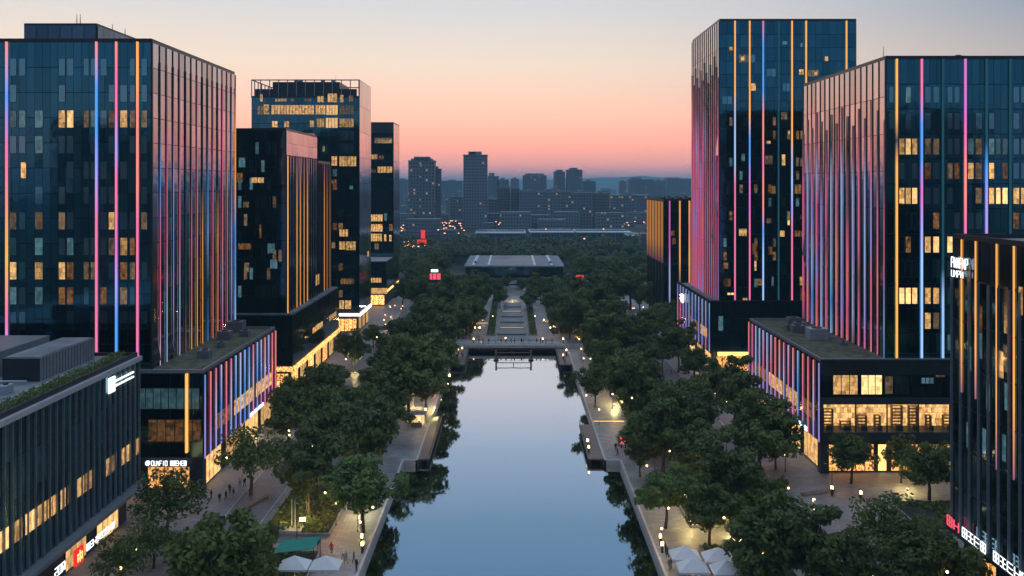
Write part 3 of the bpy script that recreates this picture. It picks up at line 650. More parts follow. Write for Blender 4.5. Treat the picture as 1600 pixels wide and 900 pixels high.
# ---- slim tower behind it with its own podium
B = Bld('office_tower', 'slim glass tower with pink side, farthest of the towers on the awning bank', 'office tower', -62, 376); r = B.root
YF, XS, ZT = 367.0, -51.0, 75.6
core(r, -70, XS, YF, 386, 18, ZT); facade(r, 'y', YF, -1, -70, XS, 18.5, ZT - 4, 2.4, 4.2, 'teal_glass', .03, .2); facade(r, 'x', XS, 1, YF, 386, 18.5, ZT, 4.7, 8, 'side_glass', .03, .1, name='side_cladding')
for a in ((585, 613, 215, 224, 'lit_dim', 6), (590, 612, 218, 224, 'lit_warm', 5), (580, 590, 241, 249, 'lit_warm', 2), (592, 600, 243, 249, 'lit_dim', 2), (590, 613, 260, 270, 'lit_warm', 5), (580, 587, 265, 270, 'lit_amber', 2), (579, 598, 335, 346, 'lit_warm', 5), (600, 605, 333, 345, 'lit_cool', 1), (579, 598, 350, 362, 'lit_warm', 5), (608, 614, 350, 361, 'lit_amber', 1), (579, 597, 365, 377, 'lit_warm', 5), (600, 604, 366, 377, 'lit_warm', 1), (608, 612, 367, 377, 'lit_warm', 1), (585, 592, 380, 390, 'lit_dim', 2)):
    fwin(r, YF, *a)
P = MB().box(-75, -51.0, 347, 383, 6, 18).build('podium', MAT['charcoal'], r); MB().box(-74.5, -51.4, 347.4, 382.6, 18, 18.25).build('podium_roof', MAT['light_metal'], P)
facade(P, 'y', 347, -1, -75, -51, 7.5, 18, 2.6, 3.6, 'black_glass'); facade(P, 'x', -51, 1, 347, 383, 7.5, 18, 2.6, 3.6, 'slate_glass')
MB().box(-75, -51.8, 348, 382, 0, 6).build('ground_floor', MAT['charcoal'], P)
MB().box(-75, -50.7, 346.6, 346.95, 5, 7.3).build('lit_fascia', MAT['shop_soft'], P); MB().box(-50.95, -50.7, 346.7, 382, 5.6, 6.4).build('lit_fascia', MAT['led_gold'], P)
win(P, 'y', 347, -1, -58, -53, 9.5, 11.5, 'lit_warm', 4); win(P, 'y', 348, -1, -70, -52, .3, 4.4, 'shop_warm', 8, 'shop_window')
B.done()

# ---- near tower on the umbrella bank
B = Bld('office_tower', 'wide dark glass tower with pink-lit side and podium with two bright shop floors', 'office tower', 85, 165); r = B.root
YF, XS, ZT, ZP = 149.4, 65.5, 71.7, 19.3
core(r, XS, 108, YF, 191.5, ZP, ZT); facade(r, 'y', YF, -1, XS, 108, ZP, ZT - .1, 1.25, 4.37, 'teal_glass', .025, .12)
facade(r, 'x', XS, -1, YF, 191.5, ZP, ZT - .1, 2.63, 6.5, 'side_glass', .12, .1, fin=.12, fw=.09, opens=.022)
MB().box(XS - .3, XS, YF - .3, YF, ZP, ZT + .5).build('corner_trim', MAT['dark_metal'], r)
cols = [(1388, 1396), (1404, 1413), (1414, 1423), (1424, 1433), (1444, 1454), (1457, 1467), (1479, 1488), (1490, 1499), (1511, 1521), (1523, 1534), (1544, 1553), (1555, 1563), (1565, 1574), (1582, 1592), (1594, 1604)]
rows = [148, 189, 229, 267, 306, 345, 382, 420, 462, 501, 535]
LIT = {(148, 2): 'lit_cool', (229, 1): 'lit_warm', (229, 2): 'lit_bright', (229, 3): 'lit_warm', (229, 4): 'lit_dim', (229, 5): 'lit_dim', (229, 8): 'lit_cool', (229, 9): 'lit_dim', (229, 10): 'lit_cool', (229, 11): 'lit_cool', (229, 12): 'lit_cool',
       (267, 6): 'lit_dim', (267, 7): 'lit_amber', (267, 8): 'lit_warm', (267, 9): 'lit_dim', (267, 10): 'lit_warm', (267, 12): 'lit_amber', (267, 4): 'lit_amber', (306, 1): 'lit_warm', (306, 2): 'lit_warm', (306, 3): 'lit_bright', (306, 10): 'lit_warm', (306, 11): 'lit_bright', (306, 12): 'lit_bright', (306, 13): 'lit_warm', (306, 14): 'lit_warm',
       (306, 9): 'lit_dim', (345, 5): 'lit_amber', (345, 13): 'lit_amber', (382, 4): 'lit_warm', (382, 5): 'lit_bright', (382, 6): 'lit_bright', (382, 2): 'lit_amber', (382, 14): 'lit_warm', (462, 1): 'lit_bright', (462, 2): 'lit_bright', (462, 3): 'lit_bright', (462, 4): 'lit_warm', (462, 5): 'lit_warm', (501, 4): 'lit_warm', (501, 5): 'lit_dim', (535, 6): 'lit_cool'}
rn = random.Random(12); nw = 0
for y in rows:
    for i, (a, b_) in enumerate(cols):
        kk = LIT.get((y, i))
        if kk is None:
            if rn.random() > .5 or nw > 55: continue
            kk = 'window_glass'; nw += 1
        fwin(r, YF, a, b_, y - 13, y + 13, kk, 1)
for px, code, z0, z1, s in ((1400, 'OOOTOOOOOOOO', ZP, ZT, 1.15), (1439, 'PPBBMVCCCC', ZP, ZT, 1.15), (1472, 'TTTTTTTTCCC', ZP, ZT, 1.0), (1507, 'MMMPSSPM', 38, ZT, 1.15), (1540, 'TTTTBVVP', 38, ZT, 1.1), (1577, 'TTTTTT', 38, ZT, 1)):
    strip(r, 'y', YF, -1, XY(px, YF), z0, z1, code, .12, .4, s)
codes = ['KKPPVCB', 'TKPPSPP', 'KPVVPPS', 'KLLCLVP', 'KPPPKPP', 'KLLVLLK', 'DKKPSPS', 'KLCLVVP', 'KPPSSPS', 'TLLLCBC', 'KPPKPPP', 'DKVVLLC', 'KLPPVPS', 'KPVLCBV', 'KLLVVSP', 'KPPPPPK']
for i in range(16): strip(r, 'x', XS, -1, YF + .15 + i * (191.5 - YF - .3) / 15, ZP, 61 + 5 * ((i * 7) % 5) / 5, 'G' + codes[i], .06, .25, .65)
for x, y, h in ((74, 170, 5.5), (80, 156, .9), (81.5, 156, 1.0), (83, 156, .9)): mast(r, x, y, ZT, h, .1)
vent_box(r, 84, 154, ZT, 4.5, 2, 1.0); vent_box(r, 80.5, 154, ZT, 1.6, 1.6, 1.2)
# podium
XP, YP = 53.1, 146.8
P = MB().box(XP + .8, 108, YP + .8, 190.8, 0, 5.4).build('podium', MAT['charcoal'], r)
m = MB(); 
m.box(XP, 108, YP + .0, 190.8, ZY(620, YP) + 4.0, ZP - .05); m.box(XP, 108, YP, 190.8, 5.4, 7.1); m.box(XP, 108, YP + 4.5, 190.8, 7.1, 11.9); m.box(XP, XP + .5, YP, YP + 4.5, 7.1, 11.9); m.box(XP, 108, YP, 190.8, 11.9, 13.0)
m.box(XP, 108, YP + .3, 190.8, 13.0, ZP - .05)
m.build('podium_wall', MAT['charcoal'], P)
# parapet / roof
m = MB(); m.box(XP + .4, 107.6, YP + .4, 190.4, ZP - .048, ZP + .05, 0)
for a in ((XP, 108, YP, YP + .4), (XP, XP + .4, YP + .4, 190.4), (XP, 108, 190.4, 190.8)): m.box(*a, ZP - .046, ZP + .5, 1)
m.build('podium_roof', [MAT['roof_green'], MAT['grey_metal']], P)
facade(P, 'x', XP, -1, YP, 190.8, 5.5, ZP, 2.7, 4.6, 'podium_glass', .1, .15)
facade(P, 'y', YP + .3, -1, XP, 108, 13.1, 16.9, 2.6, 4.0, 'dark_glass', .03, .05)
MB().box(XP, 108, YP - .18, YP + .0, 17.0, ZP + .3).build('parapet_panel', MAT['dark_metal'], P)
for a in ((1302, 1341, 586, 617, 'lit_warm', 3), (1346, 1379, 586, 617, 'lit_bright', 3), (1383, 1396, 588, 616, 'lit_dim', 1), (1400, 1420, 588, 616, 'window_glass', 2), (1440, 1460, 590, 600, 'lit_cool', 3), (1462, 1478, 574, 590, 'lit_dim', 2)):
    x0, x1, y0, y1, kk, n = a; win(P, 'y', YP + .3, -1, XY(x0, YP), XY(x1, YP), ZY(y1, YP), ZY(y0, YP), kk, n)
# open bright gallery floor: back wall, shelves, ceiling strips
MB().box(XP + .5, 107, YP + 4.2, YP + 4.45, 7.1, 11.9).build('lit_gallery', MAT['shelf_light'], P)
rn = random.Random(5)
for i in range(16):
    x = XP + 1.4 + i * 3.0; h = rn.choice((1.3, 2.2, 3.4, 4.0)); w_ = rn.uniform(.8, 1.9); m = MB()
    m.box(x, x + .08, YP + 2.4, YP + 3.2, 7.1, 7.1 + h); m.box(x + w_, x + w_ + .08, YP + 2.4, YP + 3.2, 7.1, 7.1 + h)
    for k in range(int(h / .55) + 1): m.box(x + .08, x + w_, YP + 2.4, YP + 3.2, 7.1 + k * .55, 7.16 + k * .55)
    m.build('shelf', MAT['timber'], P)
    MB().box(x + .2, x + w_ * .7, YP + 1.0, YP + 1.7, 7.1, 7.9).build('counter', MAT['charcoal'], P)
m = MB()
for i in range(20): m.box(XP + 2 + i * 2.4, XP + 3.6 + i * 2.4, YP + 1.6, YP + 3.6, 11.75, 11.85)
m.build('ceiling_light', MAT['led_gold'], P)
for i in range(9): MB().box(XP + 6 + i * 5.4, XP + 6.2 + i * 5.4, YP + .1, YP + .3, 7.1, 11.9).build('column', MAT['dark_metal'], P)
n = 17
pc = ['VVV', 'SWV', 'PSP', 'SPV', 'CBV', 'SWP', 'WPV', 'PWB', 'SWP', 'SSV', 'WPV', 'CWV', 'WPV', 'CLV', 'LCV', 'PPV', 'SPV']
for i in range(n): strip(P, 'x', XP, -1, YP + .2 + i * (190.8 - YP - .4) / (n - 1), 5.4, ZP - .3, pc[i], .095, .2, .8)
for y0, y1, kx in ((149, 156, 'lit_amber'), (158, 165, 'lit_warm'), (167, 176, 'lit_warm'), (178, 188, 'lit_amber')): win(P, 'x', XP, -1, y0, y1, 8.4, 11.2, kx, 4, 'window_band')
win(P, 'y', YP + .8, -1, XY(1297, YP), XY(1368, YP), .25, 4.9, 'shop_warm', 5, 'shop_window'); win(P, 'y', YP + .8, -1, XY(1374, YP), XY(1388, YP), .25, 4.9, 'led_gold', 1, 'door')
for k in range(6): win(P, 'y', YP + .8, -1, 65.5 + k * 6.2, 71 + k * 6.2, .25, 4.9, 'shop_warm' if k % 2 == 0 else 'shop_soft', 4, 'shop_window')
MB().box(XP + .05, XP + 1.4, YP + .05, YP + 1.4, 0, 5.4).build('corner_column', MAT['dark_metal'], P)
for y0, y1 in ((150, 157), (159, 166), (169, 176), (179, 187)): win(P, 'x', XP + .8, -1, y0, y1, .2, 4.9, 'shop_soft', 4, 'shop_window')
MB().box(XP - .3, XP - .12, 152.6, 157.6, 5.5, 6.2).build('light_bar', MAT['led_cyan'], P)
for x, y, s in ((60, 168, 3.6), (58.6, 175, 2.6), (58, 178, 2), (60.5, 180, 2.2), (62.5, 161, 1.2), (61, 185, 2.6)): vent_box(P, x, y, ZP + .05, s, s * .8, s * .6, mat='light_metal' if s > 3 else 'grey_metal')
B.done()

# ---- tall tower
B = Bld('office_tower', 'tallest dark glass tower, gold-topped light strips in front, pink strips down its side', 'office tower', 73, 244); r = B.root
YF, XS, ZT, ZP = 227.0, 55.2, 93.1, 18.6
core(r, XS, 91.6, YF, 261, ZP, ZT); facade(r, 'y', YF, -1, XS, 91.6, ZP, ZT - .1, 1.85, 3.6, 'teal_glass', .03, .12)
facade(r, 'x', XS, -1, YF, 261, ZP, ZT - .1, 2.43, 7.2, 'side_glass', .1, .1, fin=.12, fw=.09, opens=.02)
for a in ((1154, 1166, 85, 98, 'lit_dim', 2), (1157, 1163, 88, 95, 'lit_bright', 1), (1139, 1145, 73, 79, 'lit_warm', 1), (1288, 1294, 88, 96, 'lit_bright', 1), (1248, 1256, 108, 117, 'lit_warm', 2), (1262, 1279, 109, 120, 'lit_dim', 3), (1271, 1277, 112, 119, 'lit_bright', 1), (1173, 1181, 130, 142, 'lit_warm', 1), (1250, 1254, 67, 74, 'lit_cool', 1), (1222, 1230, 64, 70, 'lit_cool', 1),
          (1221, 1227, 241, 259, 'lit_warm', 1), (1195, 1207, 243, 257, 'lit_dim', 2), (1197, 1204, 220, 225, 'lit_warm', 1), (1231, 1234, 204, 210, 'lit_bright', 1), (1220, 1230, 175, 187, 'lit_dim', 2), (1154, 1167, 357, 369, 'lit_warm', 3), (1154, 1167, 359, 365, 'lit_bright', 2), (1178, 1182, 407, 423, 'lit_warm', 1), (1180, 1191, 435, 446, 'lit_amber', 2), (1218, 1226, 360, 370, 'lit_warm', 1), (1230, 1234, 344, 352, 'lit_bright', 1),
          (1197, 1205, 341, 349, 'lit_dim', 1), (1249, 1255, 432, 446, 'lit_warm', 1), (1250, 1256, 336, 342, 'lit_amber', 1), (1241, 1255, 360, 370, 'lit_amber', 3), (1160, 1168, 465, 470, 'lit_warm', 2), (1136, 1147, 457, 461, 'lit_bright', 2), (1130, 1138, 410, 420, 'lit_amber', 1), (1130, 1142, 435, 448, 'lit_amber', 2), (1205, 1209, 432, 447, 'lit_cool', 1), (1200, 1207, 385, 398, 'lit_amber', 1), (1175, 1182, 380, 398, 'lit_amber', 1),
          (1158, 1164, 240, 252, 'lit_cool', 1), (1250, 1256, 450, 470, 'lit_amber', 1), (1166, 1180, 85, 98, 'window_glass', 2), (1197, 1212, 107, 120, 'window_glass', 2), (1222, 1234, 130, 143, 'window_glass', 2), (1128, 1144, 150, 163, 'window_glass', 2), (1205, 1212, 290, 303, 'lit_amber', 1), (1241, 1252, 288, 303, 'lit_amber', 2)):
    fwin(r, YF, *a)
for px, code in ((1148, 'OOOOLCCPPPPPP'), (1171, 'OOOOOBBMMPPPP'), (1192, 'PBBBSSPSSBCCC'), (1216, 'TTTTTTT'), (1237, 'OOOOOOLCVPPPP'), (1259, 'OOOOOO'), (1322, 'OOOOOO')):
    strip(r, 'y', YF, -1, XY(px, YF), ZP, ZT, code, .16, .4, 1.05)
rn = random.Random(42)
for y in range(190, 460, 21):
    for x in (1130, 1139, 1155, 1162, 1178, 1200, 1207, 1222, 1229, 1243, 1250):
        if rn.random() < .22: fwin(r, YF, x, x + 5.5, y - 7, y + 7, rn.choice(('window_glass', 'lit_cool', 'lit_dim', 'lit_amber')), 1)
codes = ['KPPPVV', 'KKPPPP', 'KPVPPV', 'KKPPSP', 'KPPPVP', 'DKPSPP', 'KPPVPP', 'KLPPPS', 'KPPSPV', 'KKVPPP', 'KPPPPV', 'KLPVPP', 'KPPPSP', 'KPPVPP', 'SPPPPP']
for i in range(15): strip(r, 'x', XS, -1, YF + .15 + i * (261 - YF - .3) / 14, ZP, 78 + 8 * ((i * 7) % 5) / 5, 'G' + codes[i], .075, .25, .6)
for x in (68, 69.5, 71): mast(r, x, 232, ZT, 1.6, .1)
XP, YP = 52.3, 225.0
P = MB().box(XP + .8, 100, YP + .8, 268.6, 0, 5.5).build('podium', MAT['charcoal'], r)
MB().box(XP, 100, YP, 268.6, 5.5, ZP - .05).build('podium_wall', MAT['charcoal'], P)
m = MB(); m.box(XP + .4, 99.6, YP + .4, 268.2, ZP - .048, ZP + .03, 0)
for a in ((XP, 100, YP, YP + .4), (XP, XP + .4, YP + .4, 268.6)): m.box(*a, ZP - .046, ZP + .45, 1)
m.build('podium_roof', [MAT['roof_grey'], MAT['dark_metal']], P)
facade(P, 'x', XP, -1, YP, 268.6, 5.6, ZP, 4.3, 4.4, 'podium_glass', .1, .15); facade(P, 'y', YP, -1, XP, 100, 5.6, ZP, 2.6, 4.4, 'black_glass')
for i in range(11): strip(P, 'x', XP, -1, YP + .2 + i * 4.32, 5.5, ZP - .3, ['CBC', 'LVP', 'CLV', 'LVV', 'CBV', 'LVV', 'BLV', 'LVV', 'CVV', 'LPP', 'BPP'][i], .11, .2, .75)
for y0, y1, kx in ((228, 236, 'lit_warm'), (238, 250, 'lit_amber')): win(P, 'x', XP, -1, y0, y1, 8.4, 11.2, kx, 4, 'window_band')
win(P, 'y', YP, -1, XY(1122, YP), XY(1130, YP), 11, 15, 'lit_cool', 1)
MB().box(XY(1121, YP), XY(1205, YP), YP - 1.0, YP - .15, 4.6, 5.5).build('canopy', MAT['led_gold'], P)
win(P, 'y', YP + .8, -1, XY(1120, YP), XY(1200, YP), .3, 4.3, 'shop_warm', 8, 'shop_window')
for k in range(4): win(P, 'x', XP + .8, -1, 227 + k * 10, 234 + k * 10, .2, 4.6, 'shop_soft', 5, 'shop_window')
vent_box(P, 70, 262, ZP, 5, 4, 2)
B.done()

# ---- small tower in the gap
B = Bld('office_block', 'small dark block with gold-lit narrow side, beyond the tallest tower', 'office block', 66, 315); r = B.root
YF, XS, ZT = 299.0, 53.0, 43.8
core(r, XS, 85, YF, 331.7, 0, ZT); facade(r, 'y', YF, -1, XS, 85, 3, ZT - .1, 2.6, 4, 'black_glass'); facade(r, 'x', XS, -1, YF, 331.7, 3, ZT - .1, 6.5, 8, 'slate_glass', fin=.3, fw=.2)
for i in range(6): strip(r, 'x', XS, -1, YF + .3 + i * 6.4, 22, ZT - .3, 'OOOK', .8, .4, .36)
strip(r, 'y', YF, -1, XY(1046, YF), 3, ZT, 'MMMLLT', .22, .5, .7); strip(r, 'y', YF, -1, XY(1062, YF), 3, ZT, 'OOOTT', .22, .5, .8); strip(r, 'y', YF, -1, XY(1077, YF), 3, ZT, 'OSOST', .25, .5, .8)
for a in ((1048, 1054, 360, 368, 'lit_amber', 1), (1050, 1056, 372, 382, 'lit_amber', 1)): fwin(r, YF, *a)
for x in (56, 59, 62, 66): vent_box(r, x, 305, ZT, 1.6, 1.6, 1.4)
mast(r, 54, 302, ZT, 2, .15)
B.done()

# ---- near block at the edge with glowing sign
B = Bld('office_block', 'grey finned office block with gold strips and row of white sign letters near its foot', 'office block', 75, 80); r = B.root
X0, ZT0 = 56.0, 43.0
core(r, X0, 95, 50, 108.2, 6.2, ZT0); MB().box(X0 + .9, 95, 50, 107.4, 0, 6.2).build('ground_floor', MAT['charcoal'], r)
facade(r, 'x', X0, -1, 50, 108.2, 38.2, ZT0, 2.05, 4.7, 'slate_glass', .03, .05, name='top_cladding')
facade(r, 'x', X0, -1, 50, 108.2, 6.6, 38, 2.05, 5.2, 'dark_glass', .05, .2, fin=.28, fw=.06, fmat='grey_metal')
facade(r, 'y', 108.2, 1, X0, 95, 6.3, ZT0, 2.6, 4.2, 'black_glass')
for px, z0, code in ((1505, 24, 'OOOK'), (1527, 24, 'OOOK'), (1560, 17, 'OOOK'), (1587, 17, 'OOOK')): strip(r, 'x', X0, -1, YX(px, X0), z0, ZT0, code, .07, .16, 1.1)
rn = random.Random(4)
for (px, py, kk) in ((1516, 500, 'lit_dim'), (1534, 498, 'lit_amber'), (1574, 500, 'lit_warm'), (1574, 470, 'lit_amber'), (1516, 433, 'lit_dim'), (1567, 570, 'lit_warm'), (1573, 560, 'lit_dim'), (1534, 540, 'lit_cool'), (1517, 560, 'lit_cool'), (1597, 470, 'lit_warm'), (1546, 620, 'lit_cool'), (1575, 620, 'lit_cool'), (1515, 680, 'lit_cool'), (1540, 690, 'lit_cool'), (1571, 700, 'lit_cool')):
    yy = YX(px, X0); z = HC - (py - VY) * yy / F; win(r, 'x', X0, -1, yy - .45, yy + .45, z - 1.6, z + 1.6, kk, 1)
MB().box(X0 - .9, X0, 50, 108.6, 6.2, 6.6).build('canopy', MAT['dark_metal'], r)
for k in range(6): win(r, 'x', X0 + .9, -1, 60 + k * 8, 65 + k * 8, .3, 5.2, 'shop_warm', 4, 'shop_window')
MB().box(80, 92, 96, 106, ZT0, 46).build('plant_room', MAT['dark_metal'], r)
B.done()

# ---- pavilion on the axis
B = Bld('pavilion', 'long low flat-roofed pavilion with glazed roof strips beyond the fountain', 'pavilion', 1, 463); r = B.root
core(r, -23.6, 26, 433, 494, 0, 7.4, roof=False); MB().box(-24.2, 26.6, 432, 495, 7.4, 8.0).build('roof', MAT['roof_grey'], r)
facade(r, 'y', 433, -1, -23.6, 26, .3, 7.3, 3, 7, 'black_glass')
for x0, x1 in ((-20.5, -18.8), (-12.5, -11.4), (11, 12.2), (19.5, 20.8)): MB().box(x0, x1, 434, 493, 8.0, 8.35).build('roof_light', MAT['light_metal'], r)
for y0, y1 in ((437, 438), (460, 461.5), (486, 487.5)): MB().box(-11.3, 10.9, y0, y1, 8.0, 8.3).build('roof_beam', MAT['light_metal'], r)
MB().box(-11.3, 10.9, 440, 458, 8.0, 8.12).build('skylight', MAT['skylight_glass'], r); MB().box(-11.3, 10.9, 463, 485, 8.0, 8.12).build('skylight', MAT['skylight_glass'], r)
MB().box(-15, 17, 431, 431.6, 0, 1.6).build('entrance_wall', MAT['timber'], r)
for x in (-19, 20): vent_box(r, x, 445, 8.35, 1.4, 1.4, .8)
B.done()

# ------------------------------------------------------------------ far city
def far(name, label, cat, x0, x1, yt, Y, mat, depth=None, steps=(), group=None, lit=()):
    X0_, X1_ = XY(x0, Y), XY(x1, Y); h = ZY(yt, Y); d = depth or (X1_ - X0_) * .9
    rr = empty(name, ((X0_ + X1_) / 2, Y + d / 2, 0)); tag(rr, label, cat, group)
    hw = (X1_ - X0_) / 2
    MB().box(-hw, hw, -d / 2, d / 2, 0, h).build('wall', MAT[mat], rr)
    m = MB(); m.box(-hw - .4, hw + .4, -d / 2 - .4, d / 2 + .4, h, h + 1.0)
    for a, b_, up in steps: m.box(-hw + 2 * hw * a, -hw + 2 * hw * b_, -d * .35, d * .35, h + 1.0, h + 1.0 + up * Y / F)
    if not steps: m.box(-hw * .4, hw * .3, -d * .2, d * .2, h + 1, h + 3.5)
    m.build('roof', MAT['roof_grey'], rr)
    for i in range(1, max(2, int(hw * 2 / 9))):
        x = -hw + i * 2 * hw / max(2, int(hw * 2 / 9)); MB().box(x - .5, x + .5, -d / 2 - .5, -d / 2 - .01, 0, h - 2).build('pilaster', MAT['city_plain'], rr)
    return rr
GF = 'hazy city blocks on the skyline'
far('tower_block', 'dark apartment tower with stepped crown and many lit windows, nearest the slim glass tower', 'tower block', 638, 678, 252, 880, 'city_lit', steps=((.08, .9, 3), (.2, .8, 6)), group=GF)
far('tower_block', 'lower plain slab joined behind the lit apartment tower', 'tower block', 676, 689, 265, 905, 'city_plain', group=GF)
far('tower_block', 'tallest lone dark tower on the skyline with notched crown', 'tower block', 724, 761, 243, 900, 'city_grey', steps=((.2, .75, 5), (.25, .5, 4)), group=GF)
far('tower_block', 'pale blue stepped tower peeping beside the tallest skyline tower', 'tower block', 762, 779, 276, 1500, 'city_plain', 30, steps=((.1, .6, 5),), group=GF)
far('tower_block', 'short pale tower behind the twin brown blocks, broader one', 'tower block', 776, 795, 281, 1500, 'city_plain', 30, group=GF)
far('tower_block', 'narrow pale tower behind the twin brown blocks', 'tower block', 798, 811, 280, 1650, 'city_grey', 25, group=GF)
far('tower_block', 'brown block with vertical ribs, first of two joined blocks', 'apartment block', 776, 797, 294, 960, 'city_brown', group=GF)
far('tower_block', 'brown block with vertical ribs, second of two joined blocks', 'apartment block', 798, 812, 295, 950, 'city_brown', group=GF)
far('tower_block', 'broad square-shouldered tower rising behind the long slab block', 'tower block', 817, 854, 275, 1250, 'city_grey', 40, steps=((.1, .9, 3),), group=GF)
far('tower_block', 'thinner of two paired towers above the long slab', 'tower block', 866, 883, 269, 1300, 'city_grey', 25, steps=((.2, .8, 3),), group=GF)
far('tower_block', 'thicker and taller of two paired towers above the long slab', 'tower block', 886, 910, 266, 1300, 'city_grey', 28, steps=((.2, .7, 3),), group=GF)
far('tower_block', 'low pale shoulder block next to the paired towers', 'apartment block', 911, 931, 284, 1400, 'city_plain', 28, group=GF)
far('slab_block', 'long slab block full of small windows, middle of the skyline', 'apartment block', 811, 893, 300, 930, 'city_grey', 22, steps=((.0, .3, 2), (.5, .8, 3)), group=GF)
far('slab_block', 'second long slab with fine balconies beside the first', 'apartment block', 893, 926, 302, 925, 'city_lit', 22, group=GF)
far('tower_block', 'ribbed dark block at the end of the long slabs', 'apartment block', 927, 952, 303, 940, 'city_brown', 22, group=GF)
far('slab_block', 'wide low office slab with orange lit floors near the gold-lit block', 'office block', 955, 1018, 306, 1050, 'city_lit', 40, group=GF)
far('tower_block', 'isolated slim tower between the ribbed block and the pale cluster', 'tower block', 968, 979, 284, 1700, 'city_grey', 20, group=GF)
far('slab_block', 'broad hazy cluster block with ribbed front, pale blue', 'tower block', 984, 1021, 281, 1700, 'city_plain', 40, steps=((.1, .5, 3),), group=GF)
far('slab_block', 'hazy block stepping down from the ribbed cluster block', 'tower block', 1021, 1040, 283, 1750, 'city_grey', 40, group=GF)
far('slab_block', 'faintest pale slab touching the tallest glass tower', 'tower block', 1041, 1095, 280, 2100, 'city_plain', 40, steps=((.0, .4, 2),), group=GF)
far('slab_block', 'pale hazy slab filling the gap behind the lit apartment tower', 'tower block', 690, 722, 283, 1900, 'city_plain', 50, group=GF)
far('slab_block', 'faint slab between slim tower and lit apartment tower', 'tower block', 618, 637, 281, 1900, 'city_plain', 50, group=GF)
far('slab_block', 'low lit block with speckled windows between the two dark towers', 'apartment block', 704, 723, 308, 980, 'city_lit', 25, group=GF)
far('slab_block', 'low terrace block with railings behind the red tower of lamps', 'apartment block', 624, 672, 362, 820, 'city_grey', 20, group=GF)
far('slab_block', 'low pale block behind the tallest skyline tower', 'apartment block', 757, 778, 312, 1000, 'city_lit', 25, group=GF)
# long sheds with pale roofs
def shed(label, x0, x1, yt, Y, d):
    X0_, X1_ = XY(x0, Y), XY(x1, Y); h = ZY(yt, Y); rr = empty('station_shed', ((X0_ + X1_) / 2, Y, 0)); tag(rr, label, 'shed', 'long pale-roofed sheds before the skyline'); hw = (X1_ - X0_) / 2
    MB().box(-hw, hw, 0, d, 0, h).build('wall', MAT['city_plain'], rr); MB().box(-hw - 1, hw + 1, -2, d + 2, h, h + .8).build('roof', MAT['light_metal'], rr)
    m = MB(); 
    for i in range(int(hw * 2 / 8)): m.box(-hw + i * 8, -hw + i * 8 + .6, -1.5, -.9, 0, h)
    m.build('column', MAT['grey_metal'], rr)
    m = MB().box(-hw, hw, d * .4, d * .5, h + .8, h + 1.8); m.build('roof_light', MAT['blue_glass'], rr)
shed('long pale-roofed shed before the twin brown blocks', 744, 820, 365, 725, 45); shed('long pale-roofed shed before the first long slab', 829, 896, 364, 715, 45)
shed('long pale-roofed shed before the ribbed dark block', 902, 985, 364, 725, 45); shed('lower grey shed beside the gold-lit block', 985, 1015, 370, 690, 40)
# low rooftops that read as one mass, near and far
lb = MB(); rn = random.Random(21)
for i in range(700):
    Y = 560 + 3400 * rn.random() ** 1.6; X = rn.uniform(-.62, .62) * Y
    if abs(X) < 60 + 0 * Y and Y < 700: continue
    if -Y * .05 < X < Y * .17 and Y < 800: continue
    if Y < 660 and -.14 * Y < X < .17 * Y: continue
    w_, d_, h_ = rn.uniform(10, 34), rn.uniform(10, 24), rn.uniform(6, 22) + (Y > 1200) * rn.uniform(0, 18)
    lb.box(X - w_ / 2, X + w_ / 2, Y, Y + d_, 0, h_, rn.choice((0, 0, 1, 2)))
tag(lb.build('distant_rooftops', [MAT['city_grey'], MAT['city_plain'], MAT['city_lit']]), 'sea of low hazy city buildings reading as one mass', 'buildings', kind='stuff')
hl = MB(); nseg = 160
prev = None
for i in range(nseg + 1):
    X = -9000 + i * 18000 / nseg; h = 70 + 60 * noise.noise(Vector((X * .0005, 1, 0))) + 18 * noise.noise(Vector((X * .004, 5, 0)))
    cur = ((X, 6500, -1), (X, 7400, max(20, h)), (X, 9000, -1))
    if prev: hl.quad(prev[0], cur[0], cur[1], prev[1]); hl.quad(prev[1], cur[1], cur[2], prev[2])
    prev = cur
tag(hl.build('hills', MAT['soil']), kind='structure')
# blocks behind the camera, seen only in the glass
for i, (x, y, w_, h_) in enumerate(((-95, -120, 64, 84), (-30, -190, 44, 76), (45, -150, 56, 92), (120, -130, 66, 80), (-190, -160, 80, 78), (210, -170, 80, 86))):
    rr = empty('office_tower', (x, y, 0)); tag(rr, 'dark tower across the water behind the viewer, mirrored only in the glass fronts', 'office tower', 'towers mirrored in the glass')
    MB().box(-w_ / 2, w_ / 2, -15, 15, 0, h_).build('wall', MAT['city_lit'], rr); MB().box(-w_ / 2 + 2, w_ / 2 - 2, -13, 13, h_, h_ + 3).build('roof', MAT['charcoal'], rr)

